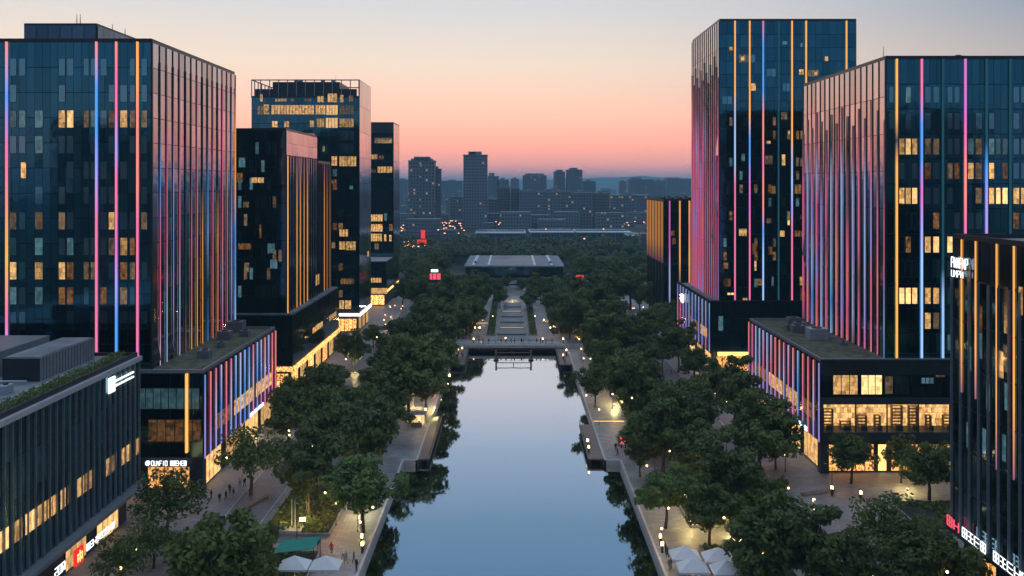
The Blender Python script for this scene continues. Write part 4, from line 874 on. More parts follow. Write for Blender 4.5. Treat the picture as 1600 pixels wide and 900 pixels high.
# ------------------------------------------------------------------ trees
def make_tree(seed, leafmat_, ht=10.0, rad=4.6, nl=7500, ls=.27, trunk=True):
    rn = random.Random(seed)
    ctr = Vector((0, 0, ht * .60)); vz = ht * .42
    clumps = []
    tries = 0
    while len(clumps) < 46 and tries < 4000:
        tries += 1
        p = Vector((rn.gauss(0, 1), rn.gauss(0, 1), rn.gauss(0, 1))).normalized() * (rn.random() ** .4)
        lob = .74 + .62 * noise.noise(p.normalized() * 1.6 + Vector((seed * 3.1, 0, 0)))
        q_ = Vector((p.x * rad * lob, p.y * rad * lob, p.z * vz * lob * (1 if p.z > 0 else .75)))
        if all((q_ - c).length > rad * .24 for c, _ in clumps): clumps.append((q_, rn.uniform(.16, .30) * rad))
    lm = MB(); per = nl // len(clumps)
    for c, cr in clumps:
        for _ in range(per):
            dv = Vector((rn.gauss(0, 1), rn.gauss(0, 1), rn.gauss(0, 1) + .25)).normalized()
            rr = cr * (rn.random() ** .33) * (1 + .25 * noise.noise((c + dv * 2) * 1.3))
            p = ctr + c + Vector((dv.x * rr, dv.y * rr, dv.z * rr * .8))
            nrm = (dv + Vector((rn.uniform(-.9, .9), rn.uniform(-.9, .9), rn.uniform(-.4, 1.1)))).normalized()
            u = nrm.orthogonal().normalized(); a = rn.uniform(0, 6.28); v = nrm.cross(u); u2 = u * math.cos(a) + v * math.sin(a); v2 = nrm.cross(u2)
            s = ls * rn.uniform(.6, 1.3)
            lm.quad(p - u2 * s, p - v2 * s * .55, p + u2 * s, p + v2 * s * .55)
    crown = lm.mesh('crown', MAT[leafmat_])
    tm = MB()
    tr = rad * .045
    top = Vector((rn.uniform(-.3, .3), rn.uniform(-.3, .3), ht * .42)); mid = Vector((rn.uniform(-.15, .15), rn.uniform(-.15, .15), ht * .2))
    tm.tube((0, 0, 0), mid, tr * 1.25, tr, 7); tm.tube(mid, top, tr, tr * .8, 7); tm.tube(top, ctr + Vector((0, 0, vz * .6)), tr * .8, tr * .2, 6)
    for c, cr in rn.sample(clumps, 16):
        st = mid.lerp(top, rn.uniform(.5, 1)) if c.z < 0 else top.lerp(ctr, rn.random()); e = ctr + c * .85; mm = st.lerp(e, .5) + Vector((0, 0, .25))
        tm.tube(st, mm, tr * .42, tr * .28, 5); tm.tube(mm, e, tr * .28, tr * .08, 5)
    return crown, tm.mesh('trunk', MAT['trunk_bark'])
TV = [make_tree(0, 'leaf_dark'), make_tree(1, 'leaf_olive', 11.5, 4.2), make_tree(2, 'leaf_dark', 9.0, 4.9), make_tree(3, 'leaf_olive', 9.6, 4.6), make_tree(4, 'leaf_dark', 10.6, 4.4, 6200, .3)] + [make_tree(20 + i, 'leaf_green') for i in range(2)] + [make_tree(30, 'leaf_dark', 8.5, 2.6, 3200, .24), make_tree(31, 'leaf_dark', 10, 4.6, 2600, .26)]
TREES = []
def tree(x, y, s, var=None, light=False):
    v = (5 + random.randrange(2)) if light else (random.randrange(5) if var is None else var)
    r_ = empty('tree', (x, y, 0.0), random.uniform(0, 6.28)); r_.scale = (s * random.uniform(.95, 1.06), s * random.uniform(.95, 1.06), s * random.uniform(.92, 1.05))
    for nme, me in (('crown', TV[v][0]), ('trunk', TV[v][1])):
        o = bpy.data.objects.new(nme, me); COL.objects.link(o); o.parent = r_
    TREES.append((r_, x, y, s, v)); return r_
def ptree(px, py, wpx, var=None, light=False):
    "crown centre and crown width as they show"
    s = 1.0
    for _ in range(4):
        p = atz(px, py, 6.2 * s); s = wpx * p.y / F / 8.2
    tree(p.x, p.y, s, var, light)
# awning bank, near to far
for a in ((350, 868, 165), (262, 770, 108, 8), (188, 868, 84, 8), (425, 826, 50, 7), (392, 697, 100, 8), (482, 722, 118), (568, 750, 108, None, True), (452, 640, 82), (515, 652, 104), (572, 668, 112), (610, 640, 70), (505, 592, 84), (455, 610, 60), (640, 578, 104), (612, 555, 70), (672, 548, 80),
          (550, 540, 54), (583, 517, 34), (640, 515, 66), (690, 512, 70), (728, 478, 60), (672, 480, 66), (700, 462, 62), (745, 466, 44), (658, 458, 54), (642, 440, 40), (716, 490, 52), (305, 850, 70), (390, 870, 90), (240, 835, 70, 8), (665, 600, 60), (695, 535, 44), (629, 455, 36),
          (760, 455, 24), (781, 462, 24), (700, 440, 34), (724, 448, 34), (676, 432, 30), (655, 425, 30)): ptree(*a)
# umbrella bank
for a in ((1218, 820, 150), (1282, 872, 120), (1180, 870, 90), (1382, 818, 108, 8), (1445, 858, 132), (1500, 880, 90), (1340, 884, 80), (1040, 762, 84, None, True), (1108, 792, 90), (1135, 738, 116), (1178, 770, 90), (1222, 754, 40, 7), (1085, 700, 100), (1035, 668, 112), (1082, 652, 104), (1000, 700, 60), (1188, 660, 112), (1148, 612, 92), (1120, 590, 50), (1212, 690, 56),
          (985, 598, 92), (1012, 560, 60), (955, 560, 78), (930, 596, 54), (945, 520, 80), (985, 525, 70), (1060, 535, 62), (1085, 560, 50), (1025, 494, 56), (905, 480, 66), (875, 468, 48), (932, 470, 60), (912, 452, 56), (950, 450, 50), (985, 438, 60), (960, 490, 50), (828, 462, 30), (845, 455, 28), (868, 450, 32), (896, 440, 34), (890, 500, 40), (930, 545, 40),
          (1330, 700, 74), (1408, 712, 56), (1452, 722, 78), (1476, 700, 50), (1000, 455, 44), (1010, 425, 40), (970, 420, 40), (940, 430, 36), (1048, 480, 40), (1095, 600, 44), (772, 447, 34), (790, 441, 20), (815, 441, 20), (836, 447, 34), (752, 446, 34), (860, 447, 34), (745, 484, 34), (876, 490, 36), (735, 505, 30), (1015, 462, 40), (1000, 515, 50), (1035, 545, 50)): ptree(*a)
rn = random.Random(52)
for sx in (-1, 1):
    for X_ in (23.5, 30.5):
        y = 152 + rn.uniform(0, 5)
        while y < 380:
            x = sx * (X_ + rn.uniform(-1.2, 1.2)); step = 8.5 if X_ < 40 else 22
            if not (264 < y < 281 and True) and not (X_ > 40 and y > 330) and all(math.hypot(x - t_[1], y - t_[2]) > (7.4 if X_ < 40 else 8) for t_ in TREES): tree(x, y, rn.uniform(.72, 1.08) * (.85 if X_ > 40 else 1))
            y += step * rn.uniform(.8, 1.2)
for x_, y_, s_ in ((-30, 101, 1.0), (-29, 112, .8), (-33, 124, .9), (30, 104, 1.1), (33, 116, .9), (-28, 140, .9), (30, 142, 1.0), (33, 134, .9), (-46, 112, .8), (46, 130, .9), (45, 108, 1.0)):
    if all(math.hypot(x_ - t_[1], y_ - t_[2]) > 6.5 for t_ in TREES): tree(x_, y_, s_)
rn = random.Random(19)
for i in range(12):
    for sx in (-1, 1): tree(sx * rn.uniform(17, 21), 284 + i * 10 + rn.uniform(-2, 2), rn.uniform(.75, .95))
for x_, y_ in ((-15, 408), (-20, 414), (15, 408), (21, 413), (-26, 406), (27, 407), (-31, 415), (32, 416), (-10.5, 418), (11, 418)): tree(x_, y_, rn.uniform(.38, .5))
# near wood behind the pavilion, single trees
rn = random.Random(9)
for i in range(64):
    Y = rn.uniform(400, 560); X = rn.choice((-1, 1)) * rn.uniform(34, 34 + (Y - 360) * .5)
    if X < -46 and Y < 420: continue
    if 50 < X < 90 and Y < 400: continue
    tree(X, Y, rn.uniform(.9, 1.5), rn.choice((8, 8, 0, 1)))
def side(x): return 'bank with the green awning' if x < 0 else 'bank with four white parasols'
def band(x, y):
    ax = abs(x)
    if y > 398: return 'park behind the fountain, side of the ' + ('slim tower' if x < 0 else 'gold-lit block')
    if y > 262: return ('fountain garden, ' if ax < 38 else 'far shopfronts, ') + side(x)
    return {0: 'waterside row, ', 1: 'middle row, ', 2: 'shopfront row, '}[0 if ax < 27 else (1 if ax < 38 else 2)] + side(x)
groups = {}
for t_ in TREES: groups.setdefault(band(t_[1], t_[2]), []).append(t_)
for k_, lst in groups.items():
    lst.sort(key=lambda a: a[2])
    for i, (o, x, y, s, v) in enumerate(lst):
        look = {5: 'bright green tree', 6: 'bright green tree', 7: 'slim young tree', 8: 'airy tree'}.get(v, 'dense dark tree')
        tag(o, f'{look}, {ORD[i]} from near, {k_}', 'tree', 'trees lining the canal' if y < 398 else 'park trees')
# far-off wood as one mass
fw_ = MB(); rn = random.Random(2)
for i in range(420):
    Y = rn.uniform(500, 640); X = rn.uniform(-.28 * Y, .28 * Y)
    if -26 < X < 29 and Y < 500: continue
    if rn.random() < .25 and Y > 640 and X < -60: continue
    rr = rn.uniform(4, 8); zc = rn.uniform(4.5, 8)
    for _ in range(190):
        dv = Vector((rn.gauss(0, 1), rn.gauss(0, 1), abs(rn.gauss(0, 1)) * .8)).normalized(); p = Vector((X, Y, zc)) + Vector((dv.x * rr, dv.y * rr, dv.z * rr * .75)) * (.75 + .25 * rn.random())
        u = (dv + Vector((rn.uniform(-.8, .8), rn.uniform(-.8, .8), rn.uniform(-.8, .8)))).normalized().orthogonal().normalized(); v = u.cross(dv).normalized(); s = rn.uniform(.5, 1.1)
        fw_.quad(p - u * s, p - v * s, p + u * s, p + v * s)
tag(fw_.build('distant_wood', MAT['leaf_far']), kind='stuff')

# ------------------------------------------------------------------ lamps
def point(parent, loc, e, r_=.15, col=(1, .50, .18)):
    l = bpy.data.lights.new('lamp_light', 'POINT'); l.energy = e; l.color = col; l.shadow_soft_size = r_
    o = bpy.data.objects.new('lamp_light', l); o.location = loc; COL.objects.link(o); o.parent = parent
def globe_lamp(h=3.2):
    r_ = empty('globe_lamp')
    MB().tube((0, 0, 0), (0, 0, .25), .12, .1, 8).build('lamp_base', MAT['dark_metal'], r_)
    MB().tube((0, 0, .25), (0, 0, h - .2), .05, .04, 8).build('pole', MAT['dark_metal'], r_)
    MB().ball((0, 0, h), .15).build('globe', MAT['bulb'], r_, True)
    return r_
GL = globe_lamp(); lamps = []; todo = []
for px, py, e in ((508, 770, 90), (521, 749, 0), (531, 771, 90), (525, 787, 60), (559, 796, 70), (563, 816, 0), (1030, 762, 60), (1071, 773, 90), (1096, 772, 0), (1023, 713, 60), (1066, 710, 60), (1034, 826, 90), (572, 636, 0), (660, 612, 150), (646, 616, 0), (636, 604, 120), (587, 640, 0), (460, 700, 60), (452, 680, 0), (905, 640, 0), (965, 600, 160), (957, 616, 0), (972, 628, 160),
              (1147, 800, 180), (1156, 788, 0), (1155, 826, 90), (1072, 632, 120), (1265, 640, 0), (690, 562, 60), (697, 574, 0), (912, 560, 0), (908, 545, 40), (700, 553, 0), (680, 585, 60), (925, 590, 60), (1273, 795, 0), (1148, 640, 60), (748, 512, 60), (865, 510, 60), (770, 494, 60), (836, 494, 60), (1005, 480, 80), (610, 480, 80), (600, 500, 60), (1000, 500, 60), (395, 650, 60), (402, 668, 60), (1190, 690, 60), (905, 530, 40), (715, 540, 40)):
    p = atz(px, py, 3.2)
    if p.x < CL + .6 and False: pass
    if p.y < YB and CL - .5 < p.x < CR + .5: p.x = math.copysign(20.6, p.x)
    if YB <= p.y < YE and CL2 - .5 < p.x < CR2 + .5: p.x = math.copysign(18.0, p.x)
    o = GL if not lamps else copy_tree(GL)
    o.location = (p.x, p.y, 0.02); lamps.append(o)
    if e: todo.append((o, e))
for o, e in todo: point(o, (0, 0, 3.55), e * 3.6)
lst = sorted(lamps, key=lambda o: o.location.y); cnt = {}
for o in lst:
    s_ = side(o.location.x); i = cnt.get(s_, 0); cnt[s_] = i + 1
    tag(o, f'globe lamp on thin post, {ORD[i]} from near, {s_}', 'lamp', 'globe lamps under the trees')
def bollard():
    r_ = empty('bollard_light'); MB().box(-.14, .14, -.14, .14, 0, 1.0).build('body', MAT['dark_metal'], r_); MB().box(-.15, .15, -.15, .15, 1.0, 1.45).build('lens', MAT['bulb'], r_); return r_
BL = bollard(); bs = []
for px, py in ((565, 838), (566, 850), (1032, 838), (1028, 850), (742, 512), (750, 512), (860, 512), (868, 512), (755, 500), (850, 500), (740, 534), (848, 534), (880, 534), (790, 533), (716, 548), (722, 545), (885, 548), (880, 556), (1147, 815), (1158, 823), (918, 690), (920, 700), (665, 640), (1272, 782), (655, 655), (470, 812), (475, 812), (1300, 762), (1345, 770)):
    p = atz(px, py, 1.2)
    if p.y < YB and CL - .5 < p.x < CR + .5: p.x = math.copysign(20.3, p.x)
    z = .22 if (YB < p.y < YE and abs(p.x) < 16.6) else .02
    if p.y > YE and p.y < 267 and abs(p.x) < 17: z = .9
    if YB < p.y < YE and abs(p.x) < 13: p.x = math.copysign(15, p.x)
    o = BL if not bs else copy_tree(BL); o.location = (p.x, p.y, z); bs.append(o)
cnt = {}
for o in sorted(bs, key=lambda o: o.location.y):
    s_ = side(o.location.x); i = cnt.get(s_, 0); cnt[s_] = i + 1
    tag(o, f'low bollard light, {ORD[i]} from near, {s_}', 'bollard light', 'bollard lights along the paths')
# far street lamps
def street_lamp():
    r_ = empty('street_lamp'); MB().tube((0, 0, 0), (0, 0, 9), .12, .07).build('pole', MAT['dark_metal'], r_); MB().box(-.55, .55, -.5, .5, 8.9, 9.4).build('lamp_head', MAT['bulb_far'], r_); return r_
SL = street_lamp(); ss = []
rn = random.Random(14)
pts = [(626 + rn.uniform(0, 70), rn.uniform(376, 388)) for _ in range(26)] + [(684 + rn.uniform(0, 38), rn.uniform(343, 366)) for _ in range(26)] + [(764 + rn.uniform(0, 30), rn.uniform(343, 352)) for _ in range(8)] + \
      [(624 + rn.uniform(0, 14), rn.uniform(340, 362)) for _ in range(8)] + [(936, 348), (952, 347), (980, 348), (982, 352), (992, 346), (1006, 347), (1009, 369), (913, 373), (900, 415), (840, 396), (1000, 396), (730, 344), (725, 360), (895, 372), (943, 358), (853, 358)]
pts += [(600 + rn.uniform(0, 40), rn.uniform(452, 500)) for _ in range(14)] + [(965 + rn.uniform(0, 40), rn.uniform(462, 500)) for _ in range(14)]
for px, py in pts:
    p = atz(px, py, 9.1)
    if p.y < 500 and abs(p.x) < 38: continue
    o = SL if not ss else copy_tree(SL); o.location = (p.x, p.y, 0); ss.append(o)
    if p.y < 500: o.scale = (.35, .35, .5)
cnt = {}
for o in sorted(ss, key=lambda o: o.location.y):
    s_ = 'the slim tower side' if o.location.x < -30 else ('the gold-lit block side' if o.location.x > 60 else 'the middle'); i = cnt.get(s_, 0); cnt[s_] = i + 1
    tag(o, (f'orange street lamp, {ORD[i]} nearest on {s_}' if i < 40 else 'tiny orange street lamp in the far cluster before the dark towers'), 'street lamp', 'orange street lamps in the distance')

# ------------------------------------------------------------------ umbrellas, awning, kiosk, gates
def umbrella():
    r_ = empty('parasol')
    w_ = 1.85; d_ = 1.4; m = MB(); t_ = (0, 0, 3.95)
    c_ = [(-w_, -d_, 2.75), (w_, -d_, 2.75), (w_, d_, 2.75), (-w_, d_, 2.75)]
    for i in range(4):
        a, b_ = c_[i], c_[(i + 1) % 4]; n = len(m.v); m.v += [a, b_, t_]; m.f.append((n, n + 1, n + 2)); m.m.append(0)
        lo = lambda p: (p[0], p[1], p[2] - .22)
        m.quad(lo(a), lo(b_), b_, a)
    m.build('canopy', MAT['canvas_white'], r_)
    MB().tube((0, 0, 0), (0, 0, 3.3), .05).build('pole', MAT['grey_metal'], r_); MB().box(-.4, .4, -.4, .4, 0, .1).build('base', MAT['concrete'], r_)
    m = MB()
    for a in c_: m.tube((0, 0, 2.4), (a[0] * .9, a[1] * .9, 2.78), .02, seg=4)
    m.build('rib', MAT['grey_metal'], r_)
    return r_
def table():
    r_ = empty('cafe_table'); MB().tube((0, 0, .72), (0, 0, .76), .5, seg=14).build('tabletop', MAT['timber'], r_); MB().tube((0, 0, .03), (0, 0, .72), .04).build('leg', MAT['dark_metal'], r_); MB().tube((0, 0, 0), (0, 0, .03), .28, seg=10).build('base', MAT['dark_metal'], r_); return r_
def chair():
    r_ = empty('cafe_chair'); MB().box(-.22, .22, -.22, .22, .43, .47).build('seat', MAT['timber'], r_); MB().box(-.22, .22, .19, .23, .6, .9).build('backrest', MAT['timber'], r_)
    for x in (-.19, .19):
        for y in (-.19, .2): MB().tube((x, y, 0), (x, y, .43 if y < 0 else .9), .018, seg=5).build('leg', MAT['dark_metal'], r_)
    return r_
def lantern():
    r_ = empty('lantern'); MB().box(-.09, .09, -.09, .09, .02, .3).build('glass', MAT['bulb'], r_); MB().box(-.11, .11, -.11, .11, 0, .02).build('base', MAT['dark_metal'], r_); MB().box(-.11, .11, -.11, .11, .3, .34).build('cap', MAT['dark_metal'], r_); return r_
U = umbrella(); TB = table(); CH = chair(); LN = lantern(); first = True; lanterns = []
us = [(1070, 864, 'umbrella bank farther row, water side'), (1122, 867, 'umbrella bank farther row, tree side'), (1082, 884, 'umbrella bank nearer row, water side'), (1136, 887, 'umbrella bank nearer row, tree side'), (460, 880, 'awning bank beside the big tree'), (509, 880, 'awning bank beside the quay')]
for i, (px, py, nm) in enumerate(us):
    p = atz(px, py, 3.0); o = U if first else copy_tree(U); o.location = (p.x, p.y, .02); tag(o, f'white square parasol, {nm}', 'parasol', 'white parasols over the cafe tables')
    t_ = TB if first else copy_tree(TB); t_.location = (p.x + .8, p.y - .9, .02); tag(t_, f'round cafe table under the parasol, {nm}', 'table', 'cafe tables')
    l_ = LN if first else copy_tree(LN); l_.location = (p.x + .8, p.y - .9, .785); tag(l_, f'glowing lantern on the cafe table, {nm}', 'lantern', 'table lanterns')
    for k, (dx, dy, rz) in enumerate(((0, .75, 0), (0, -.75, math.pi))):
        c_ = CH if (first and k == 0) else copy_tree(CH); c_.location = (p.x + .8 + dx, p.y - .9 + dy, .02); c_.rotation_euler.z = rz; tag(c_, f'wooden cafe chair {"behind" if k == 0 else "in front of"} the table, {nm}', 'chair', 'cafe chairs')
    lanterns.append(l_); first = False
for l_ in lanterns: point(l_, (0, 0, .9), 60)
aw = empty('awning', (*atz(468, 853, 2.8).to_2d(), 0)); tag(aw, 'sloping green canvas awning beside the parasols', 'awning')
m = MB(); m.quad((-3.0, -1.2, 2.4), (2.0, -.6, 2.7), (2.4, 1.9, 3.3), (-2.6, 1.2, 3.0)); m.quad((-3.0, -1.2, 2.34), (-2.6, 1.2, 2.94), (2.4, 1.9, 3.24), (2.0, -.6, 2.64))
m.quad((-3.0, -1.2, 2.34), (2.0, -.6, 2.64), (2.0, -.6, 2.7), (-3.0, -1.2, 2.4)); m.build('canvas', MAT['canvas_green'], aw)
for x, y, h in ((-2.9, -1.1, 2.4), (1.95, -.55, 2.7), (2.3, 1.8, 3.2), (-2.5, 1.1, 2.95)): MB().tube((x, y, 0), (x, y, h), .04).build('post', MAT['dark_metal'], aw)
# low boundary things
def pole(px, py, h, label, m_='white_paint'):
    p = atz(px, py, 0); o = empty('flagpole', (p.x, p.y, 0)); tag(o, label, 'flagpole', 'flagpoles by the lit step')
    MB().tube((0, 0, 0), (0, 0, h), .07, .04).build('pole', MAT[m_], o); MB().tube((0, 0, 0), (0, 0, .3), .2, .15, 8).build('base', MAT['concrete'], o); MB().ball((0, 0, h), .1).build('finial', MAT['light_metal'], o)
pole(456, 830, 4.5, 'thin white flagpole before the green awning'); pole(461, 832, 4.5, 'second white flagpole beside the dark pole'); pole(464, 842, 5, 'dark flagpole close to the green awning', 'dark_metal')
o = empty('lit_plinth', (*atz(454, 832).to_2d(), 0)); tag(o, 'pale stone plinth lit orange below the flagpoles', 'plinth')
MB().box(-2.0, 1.6, -.9, .9, 0, .5).build('body', MAT['pale_concrete'], o); MB().box(-2.1, 1.7, -1, 1, .5, .6).build('top', MAT['pale_concrete'], o); point(o, (1.4, 1.6, 1.8), 140)
o = empty('kiosk', (*atz(659, 665).to_2d(), 0)); tag(o, 'small glowing glass kiosk on the quay above the narrow deck', 'kiosk')
o.location.x = -19.4
for a in ((-1.6, -1.5, -1.5, -1.4), (1.5, 1.6, -1.5, -1.4), (-1.6, -1.5, 1.4, 1.5), (1.5, 1.6, 1.4, 1.5)): MB().box(*a, 0, 2.6).build('post', MAT['light_metal'], o)
MB().box(-1.7, 1.7, -1.6, 1.6, 2.6, 2.75).build('roof', MAT['light_metal'], o); MB().box(-1.3, 1.3, .9, 1.3, 0, 2.2).build('back_panel', MAT['shop_soft'], o); MB().box(-1.3, .9, -1.3, -.9, 0, .95).build('counter', MAT['timber'], o); point(o, (0, 0, 2.1), 110)
def bench(x, y, rz, label, lit=False, L_=3.2):
    o = empty('bench', (x, y, .02), rz); tag(o, label, 'bench', 'long benches')
    MB().box(-L_, L_, -.3, .3, .4, .48).build('seat', MAT['timber'], o)
    for x_ in (-L_ + .3, L_ - .3): MB().box(x_ - .15, x_ + .15, -.25, .25, 0, .4).build('leg', MAT['concrete'], o)
    if lit: MB().box(-L_, L_, -.34, -.3, .28, .38).build('light_strip', MAT['led_gold'], o)
    return o
p = atz(951, 660); bench(p.x, p.y, 0, 'long bench with glowing edge at the inner end of the wide deck', True)
p = atz(742, 506); bench(p.x, p.y, 0, 'lit long bench on the awning side of the fountain', True, 4.5)
p = atz(866, 503); bench(p.x, p.y, 0, 'lit long bench on the umbrella side of the fountain', True, 4.5)
p = atz(1278, 772); bench(p.x, p.y, .3, 'bench at the corner of the plaza before the bright shops')
p = atz(400, 788); bench(p.x, p.y, 1.2, 'bench beside the planting on the shopfront plaza')
def uplight(px, py, e, label):
    p = atz(px, py, 4); e *= 2.4; o = empty('uplight', (p.x, p.y, 0)); tag(o, label, 'uplight', 'uplights under the trees')
    MB().tube((0, 0, 0), (0, 0, .3), .16, .2, 8).build('housing', MAT['dark_metal'], o); MB().tube((0, 0, .3), (0, 0, .34), .15, .15, 8).build('lens', MAT['bulb'], o); point(o, (0, 0, 1.9), e, .2, (1, .78, .3))
for px, py, e, lb_ in ((1146, 795, 420, 'tree uplight beside the parasols, umbrella side'), (680, 612, 380, 'tree uplight by the quay behind the lit kiosk'), (960, 606, 420, 'tree uplight behind the wide deck'), (641, 612, 300, 'tree uplight inland of the lit kiosk'),
                       (1418, 728, 300, 'shrub uplight before the bright shops'), (565, 762, 260, 'uplight below the bright green tree, awning bank'), (468, 780, 260, 'uplight below the trees by the flagpoles'), (1080, 775, 260, 'uplight below the bright green tree, parasol bank'),
                       (400, 655, 260, 'uplight in the trees by the purple podium'), (700, 500, 200, 'uplight among trees short of the footbridge, awning bank'), (905, 500, 200, 'uplight among trees short of the footbridge, parasol bank'), (800, 455, 200, 'uplight at the fountain stairs'), (1110, 560, 300, 'uplight by the golden shopfront of the tallest tower'), (555, 560, 260, 'uplight in the street under the gold-striped mid-rise')):
    uplight(px, py, e, lb_)
hb = 0; rn = random.Random(77)
near = sorted([t_ for t_ in TREES if t_[2] < 262 and abs(t_[1]) < 52], key=lambda a: a[2])
for k_, (to, x, y, s_, v) in enumerate(near):
    if rn.random() > .8: continue
    a = rn.uniform(-2.6, -.5); rr = 3.1 * s_ * rn.uniform(.7, 1.1) * (.6 if v == 7 else 1); z = rn.uniform(3.0, 5.6) * s_
    o = empty('hanging_bulb', (x + math.cos(a) * rr, y + math.sin(a) * rr, z)); MB().ball((0, 0, 0), .15).build('bulb', MAT['bulb'], o, True); MB().tube((0, 0, .1), (0, 0, 1.6), .012, seg=4).build('cord', MAT['dark_metal'], o)
    tag(o, 'lit bulb in ' + to['label'], 'hanging bulb', 'bulbs hung in the canal trees'); hb += 1
for px, py, h_, lb_ in ((1227, 738, 5.5, 'tall dark lamp post on the shopfront plaza, umbrella side'), (560, 800, 5, 'dark lamp post beside the bright green tree, awning side'), (1300, 775, 5, 'dark lamp post near the plaza bench')):
    p = atz(px, py, 0); o = empty('lamp_post', (p.x, p.y, .02)); tag(o, lb_, 'lamp post'); MB().tube((0, 0, 0), (0, 0, h_), .08, .05).build('pole', MAT['dark_metal'], o); MB().tube((0, 0, h_), (-.9, 0, h_ + .15), .04).build('arm', MAT['dark_metal'], o); MB().box(-1.3, -.8, -.12, .12, h_ + .08, h_ + .2).build('lamp_head', MAT['grey_metal'], o)
# billboards and red signs far off
def board(px, py, w_, h_, z0, mat, label, n=1):
    p = atz(px, py, z0 + h_ / 2); o = empty('lit_sign', (p.x, p.y, 0)); tag(o, label, 'sign')
    MB().box(-w_ / 2, w_ / 2, -.2, .2, z0, z0 + h_).build('sign_face', MAT[mat], o)
    for x_ in (-w_ * .3, w_ * .3): MB().box(x_ - .12, x_ + .12, -.1, .1, 0, z0).build('post', MAT['dark_metal'], o)
    MB().box(-w_ / 2 - .15, w_ / 2 + .15, .2, .35, z0 - .15, z0 + h_ + .15).build('frame', MAT['dark_metal'], o)
board(680, 432, 4.6, 2.6, 8.5, 'sign_pink', 'pinkish red glowing billboard above the trees near the pavilion'); board(679, 423, 3.0, 1.1, 12.5, 'sign_white', 'small white glowing board above the pink billboard')
board(906, 435, 3.2, 2.6, 9, 'sign_red', 'round-cornered red glowing sign beyond the pavilion corner'); board(749, 442, 2, 1.6, 2.6, 'lamp_red', 'small red light box beside the pavilion steps')
board(661, 366, 2.6, 5.5, 14, 'lamp_red', 'red glowing tower sign among the far orange lamps'); board(659, 378, 6, 3, 10, 'lamp_red', 'lower red light box near the red tower sign')
board(974, 688, 1.3, 1.2, .9, 'sign_pink', 'small glowing pink menu board at the back of the wide deck')
# ------------------------------------------------------------------ building signs (strokes of lit letters)
GLY = {'U': ((0, 0, 0, 1), (0, 0, 1, 0), (1, 0, 1, 1)), 'N': ((0, 0, 0, 1), (0, 1, 1, 0), (1, 0, 1, 1)), 'F': ((0, 0, 0, 1), (0, 1, 1, 1), (0, .5, .8, .5)), 'P': ((0, 0, 0, 1), (0, 1, 1, 1), (1, 1, 1, .5), (0, .5, 1, .5)), 'I': ((.5, 0, .5, 1),), 'O': ((0, 0, 0, 1), (0, 0, 1, 0), (1, 0, 1, 1), (0, 1, 1, 1)),
       'A': ((0, 0, .5, 1), (.5, 1, 1, 0), (.2, .45, .8, .45)), 'H': ((0, 0, 0, 1), (1, 0, 1, 1), (0, .5, 1, .5)), 'E': ((0, 0, 0, 1), (0, 0, 1, 0), (0, .5, 1, .5), (0, 1, 1, 1)), 'R': ((0, 0, 0, 1), (0, 1, 1, 1), (1, 1, 1, .5), (0, .5, 1, .5), (.4, .5, 1, 0)), 'M': ((0, 0, 0, 1), (0, 1, .5, .4), (.5, .4, 1, 1), (1, 1, 1, 0)), 'S': ((0, 0, 1, 0), (1, 0, 1, .5), (0, .5, 1, .5), (0, .5, 0, 1), (0, 1, 1, 1)),
       '#': ((0, 0, 0, 1), (1, 0, 1, 1), (0, 0, 1, 0), (0, 1, 1, 1), (0, .5, 1, .5), (.5, 0, .5, 1)), '=': ((0, .3, 1, .3), (0, .75, 1, .75)), 'T': ((0, 1, 1, 1), (.5, 0, .5, 1)), 'J': ((0, 1, 1, 1), (.5, 0, .5, 1), (0, 0, 1, 0), (0, .5, 1, .5))}
def sign(text, loc, ax, dirn, h, w_, gap, mat, label, t_=.09, extra=None, tmap=None):
    "letters run along dirn (+1/-1) on axis ax"
    o = empty('lit_sign', loc); tag(o, label, 'sign'); m = MB(); u = 0
    for ch in text:
        if ch != ' ':
            mi = (tmap or {}).get(len([1]), 0)
            for a, b_, c_, d_ in GLY[ch]:
                p0 = (u + a * w_) * dirn, b_ * h; p1 = (u + c_ * w_) * dirn, d_ * h
                if ax == 'x': m.tube((0, p0[0], p0[1]), (0, p1[0], p1[1]), t_, seg=4)
                else: m.tube((p0[0], 0, p0[1]), (p1[0], 0, p1[1]), t_, seg=4)
        u += w_ + gap
    m.build('letters', MAT[mat], o)
    tot = u * dirn
    bk2 = MB()
    a, b_ = sorted((0, tot))
    if extra: extra(o)
    bar = (-.02, .02, a, b_, -.02, .02)
    if ax == 'x': MB().box(-.03 * 1, .03, a - .1, b_ + .1, -.12, -.07).build('rail', MAT['dark_metal'], o)
    else: MB().box(a - .1, b_ + .1, -.03, .03, -.12, -.07).build('rail', MAT['dark_metal'], o)
    return o
# roof-edge sign on the near glass block
yy = YX(172, -56)
def ex1(o): MB().box(-.1, .1, .0, 1.5, 0, 2.0).build('logo', MAT['sign_white'], o)
o = sign('=====', (-55.45, 119.5, 21.2), 'x', 1, 1.5, 1.0, .12, 'sign_white', 'white logo and two lines of lettering under the glass block roof edge', .16, None)
MB().box(-.1, .1, -2.2, -.4, -.2, 1.9).build('logo', MAT['sign_white'], o)
# shop sign over the amber windows
ya = 138.2
o = sign('OUNFIO ##EHE#', (XY(238, ya), ya - .35, 4.35), 'y', 1, .75, .34, .1, 'sign_white', 'white shop sign lettering over the amber window beneath the orange strip', .06)
MB().ball((-.6, 0, .4), .42).build('logo', MAT['sign_white'], o)
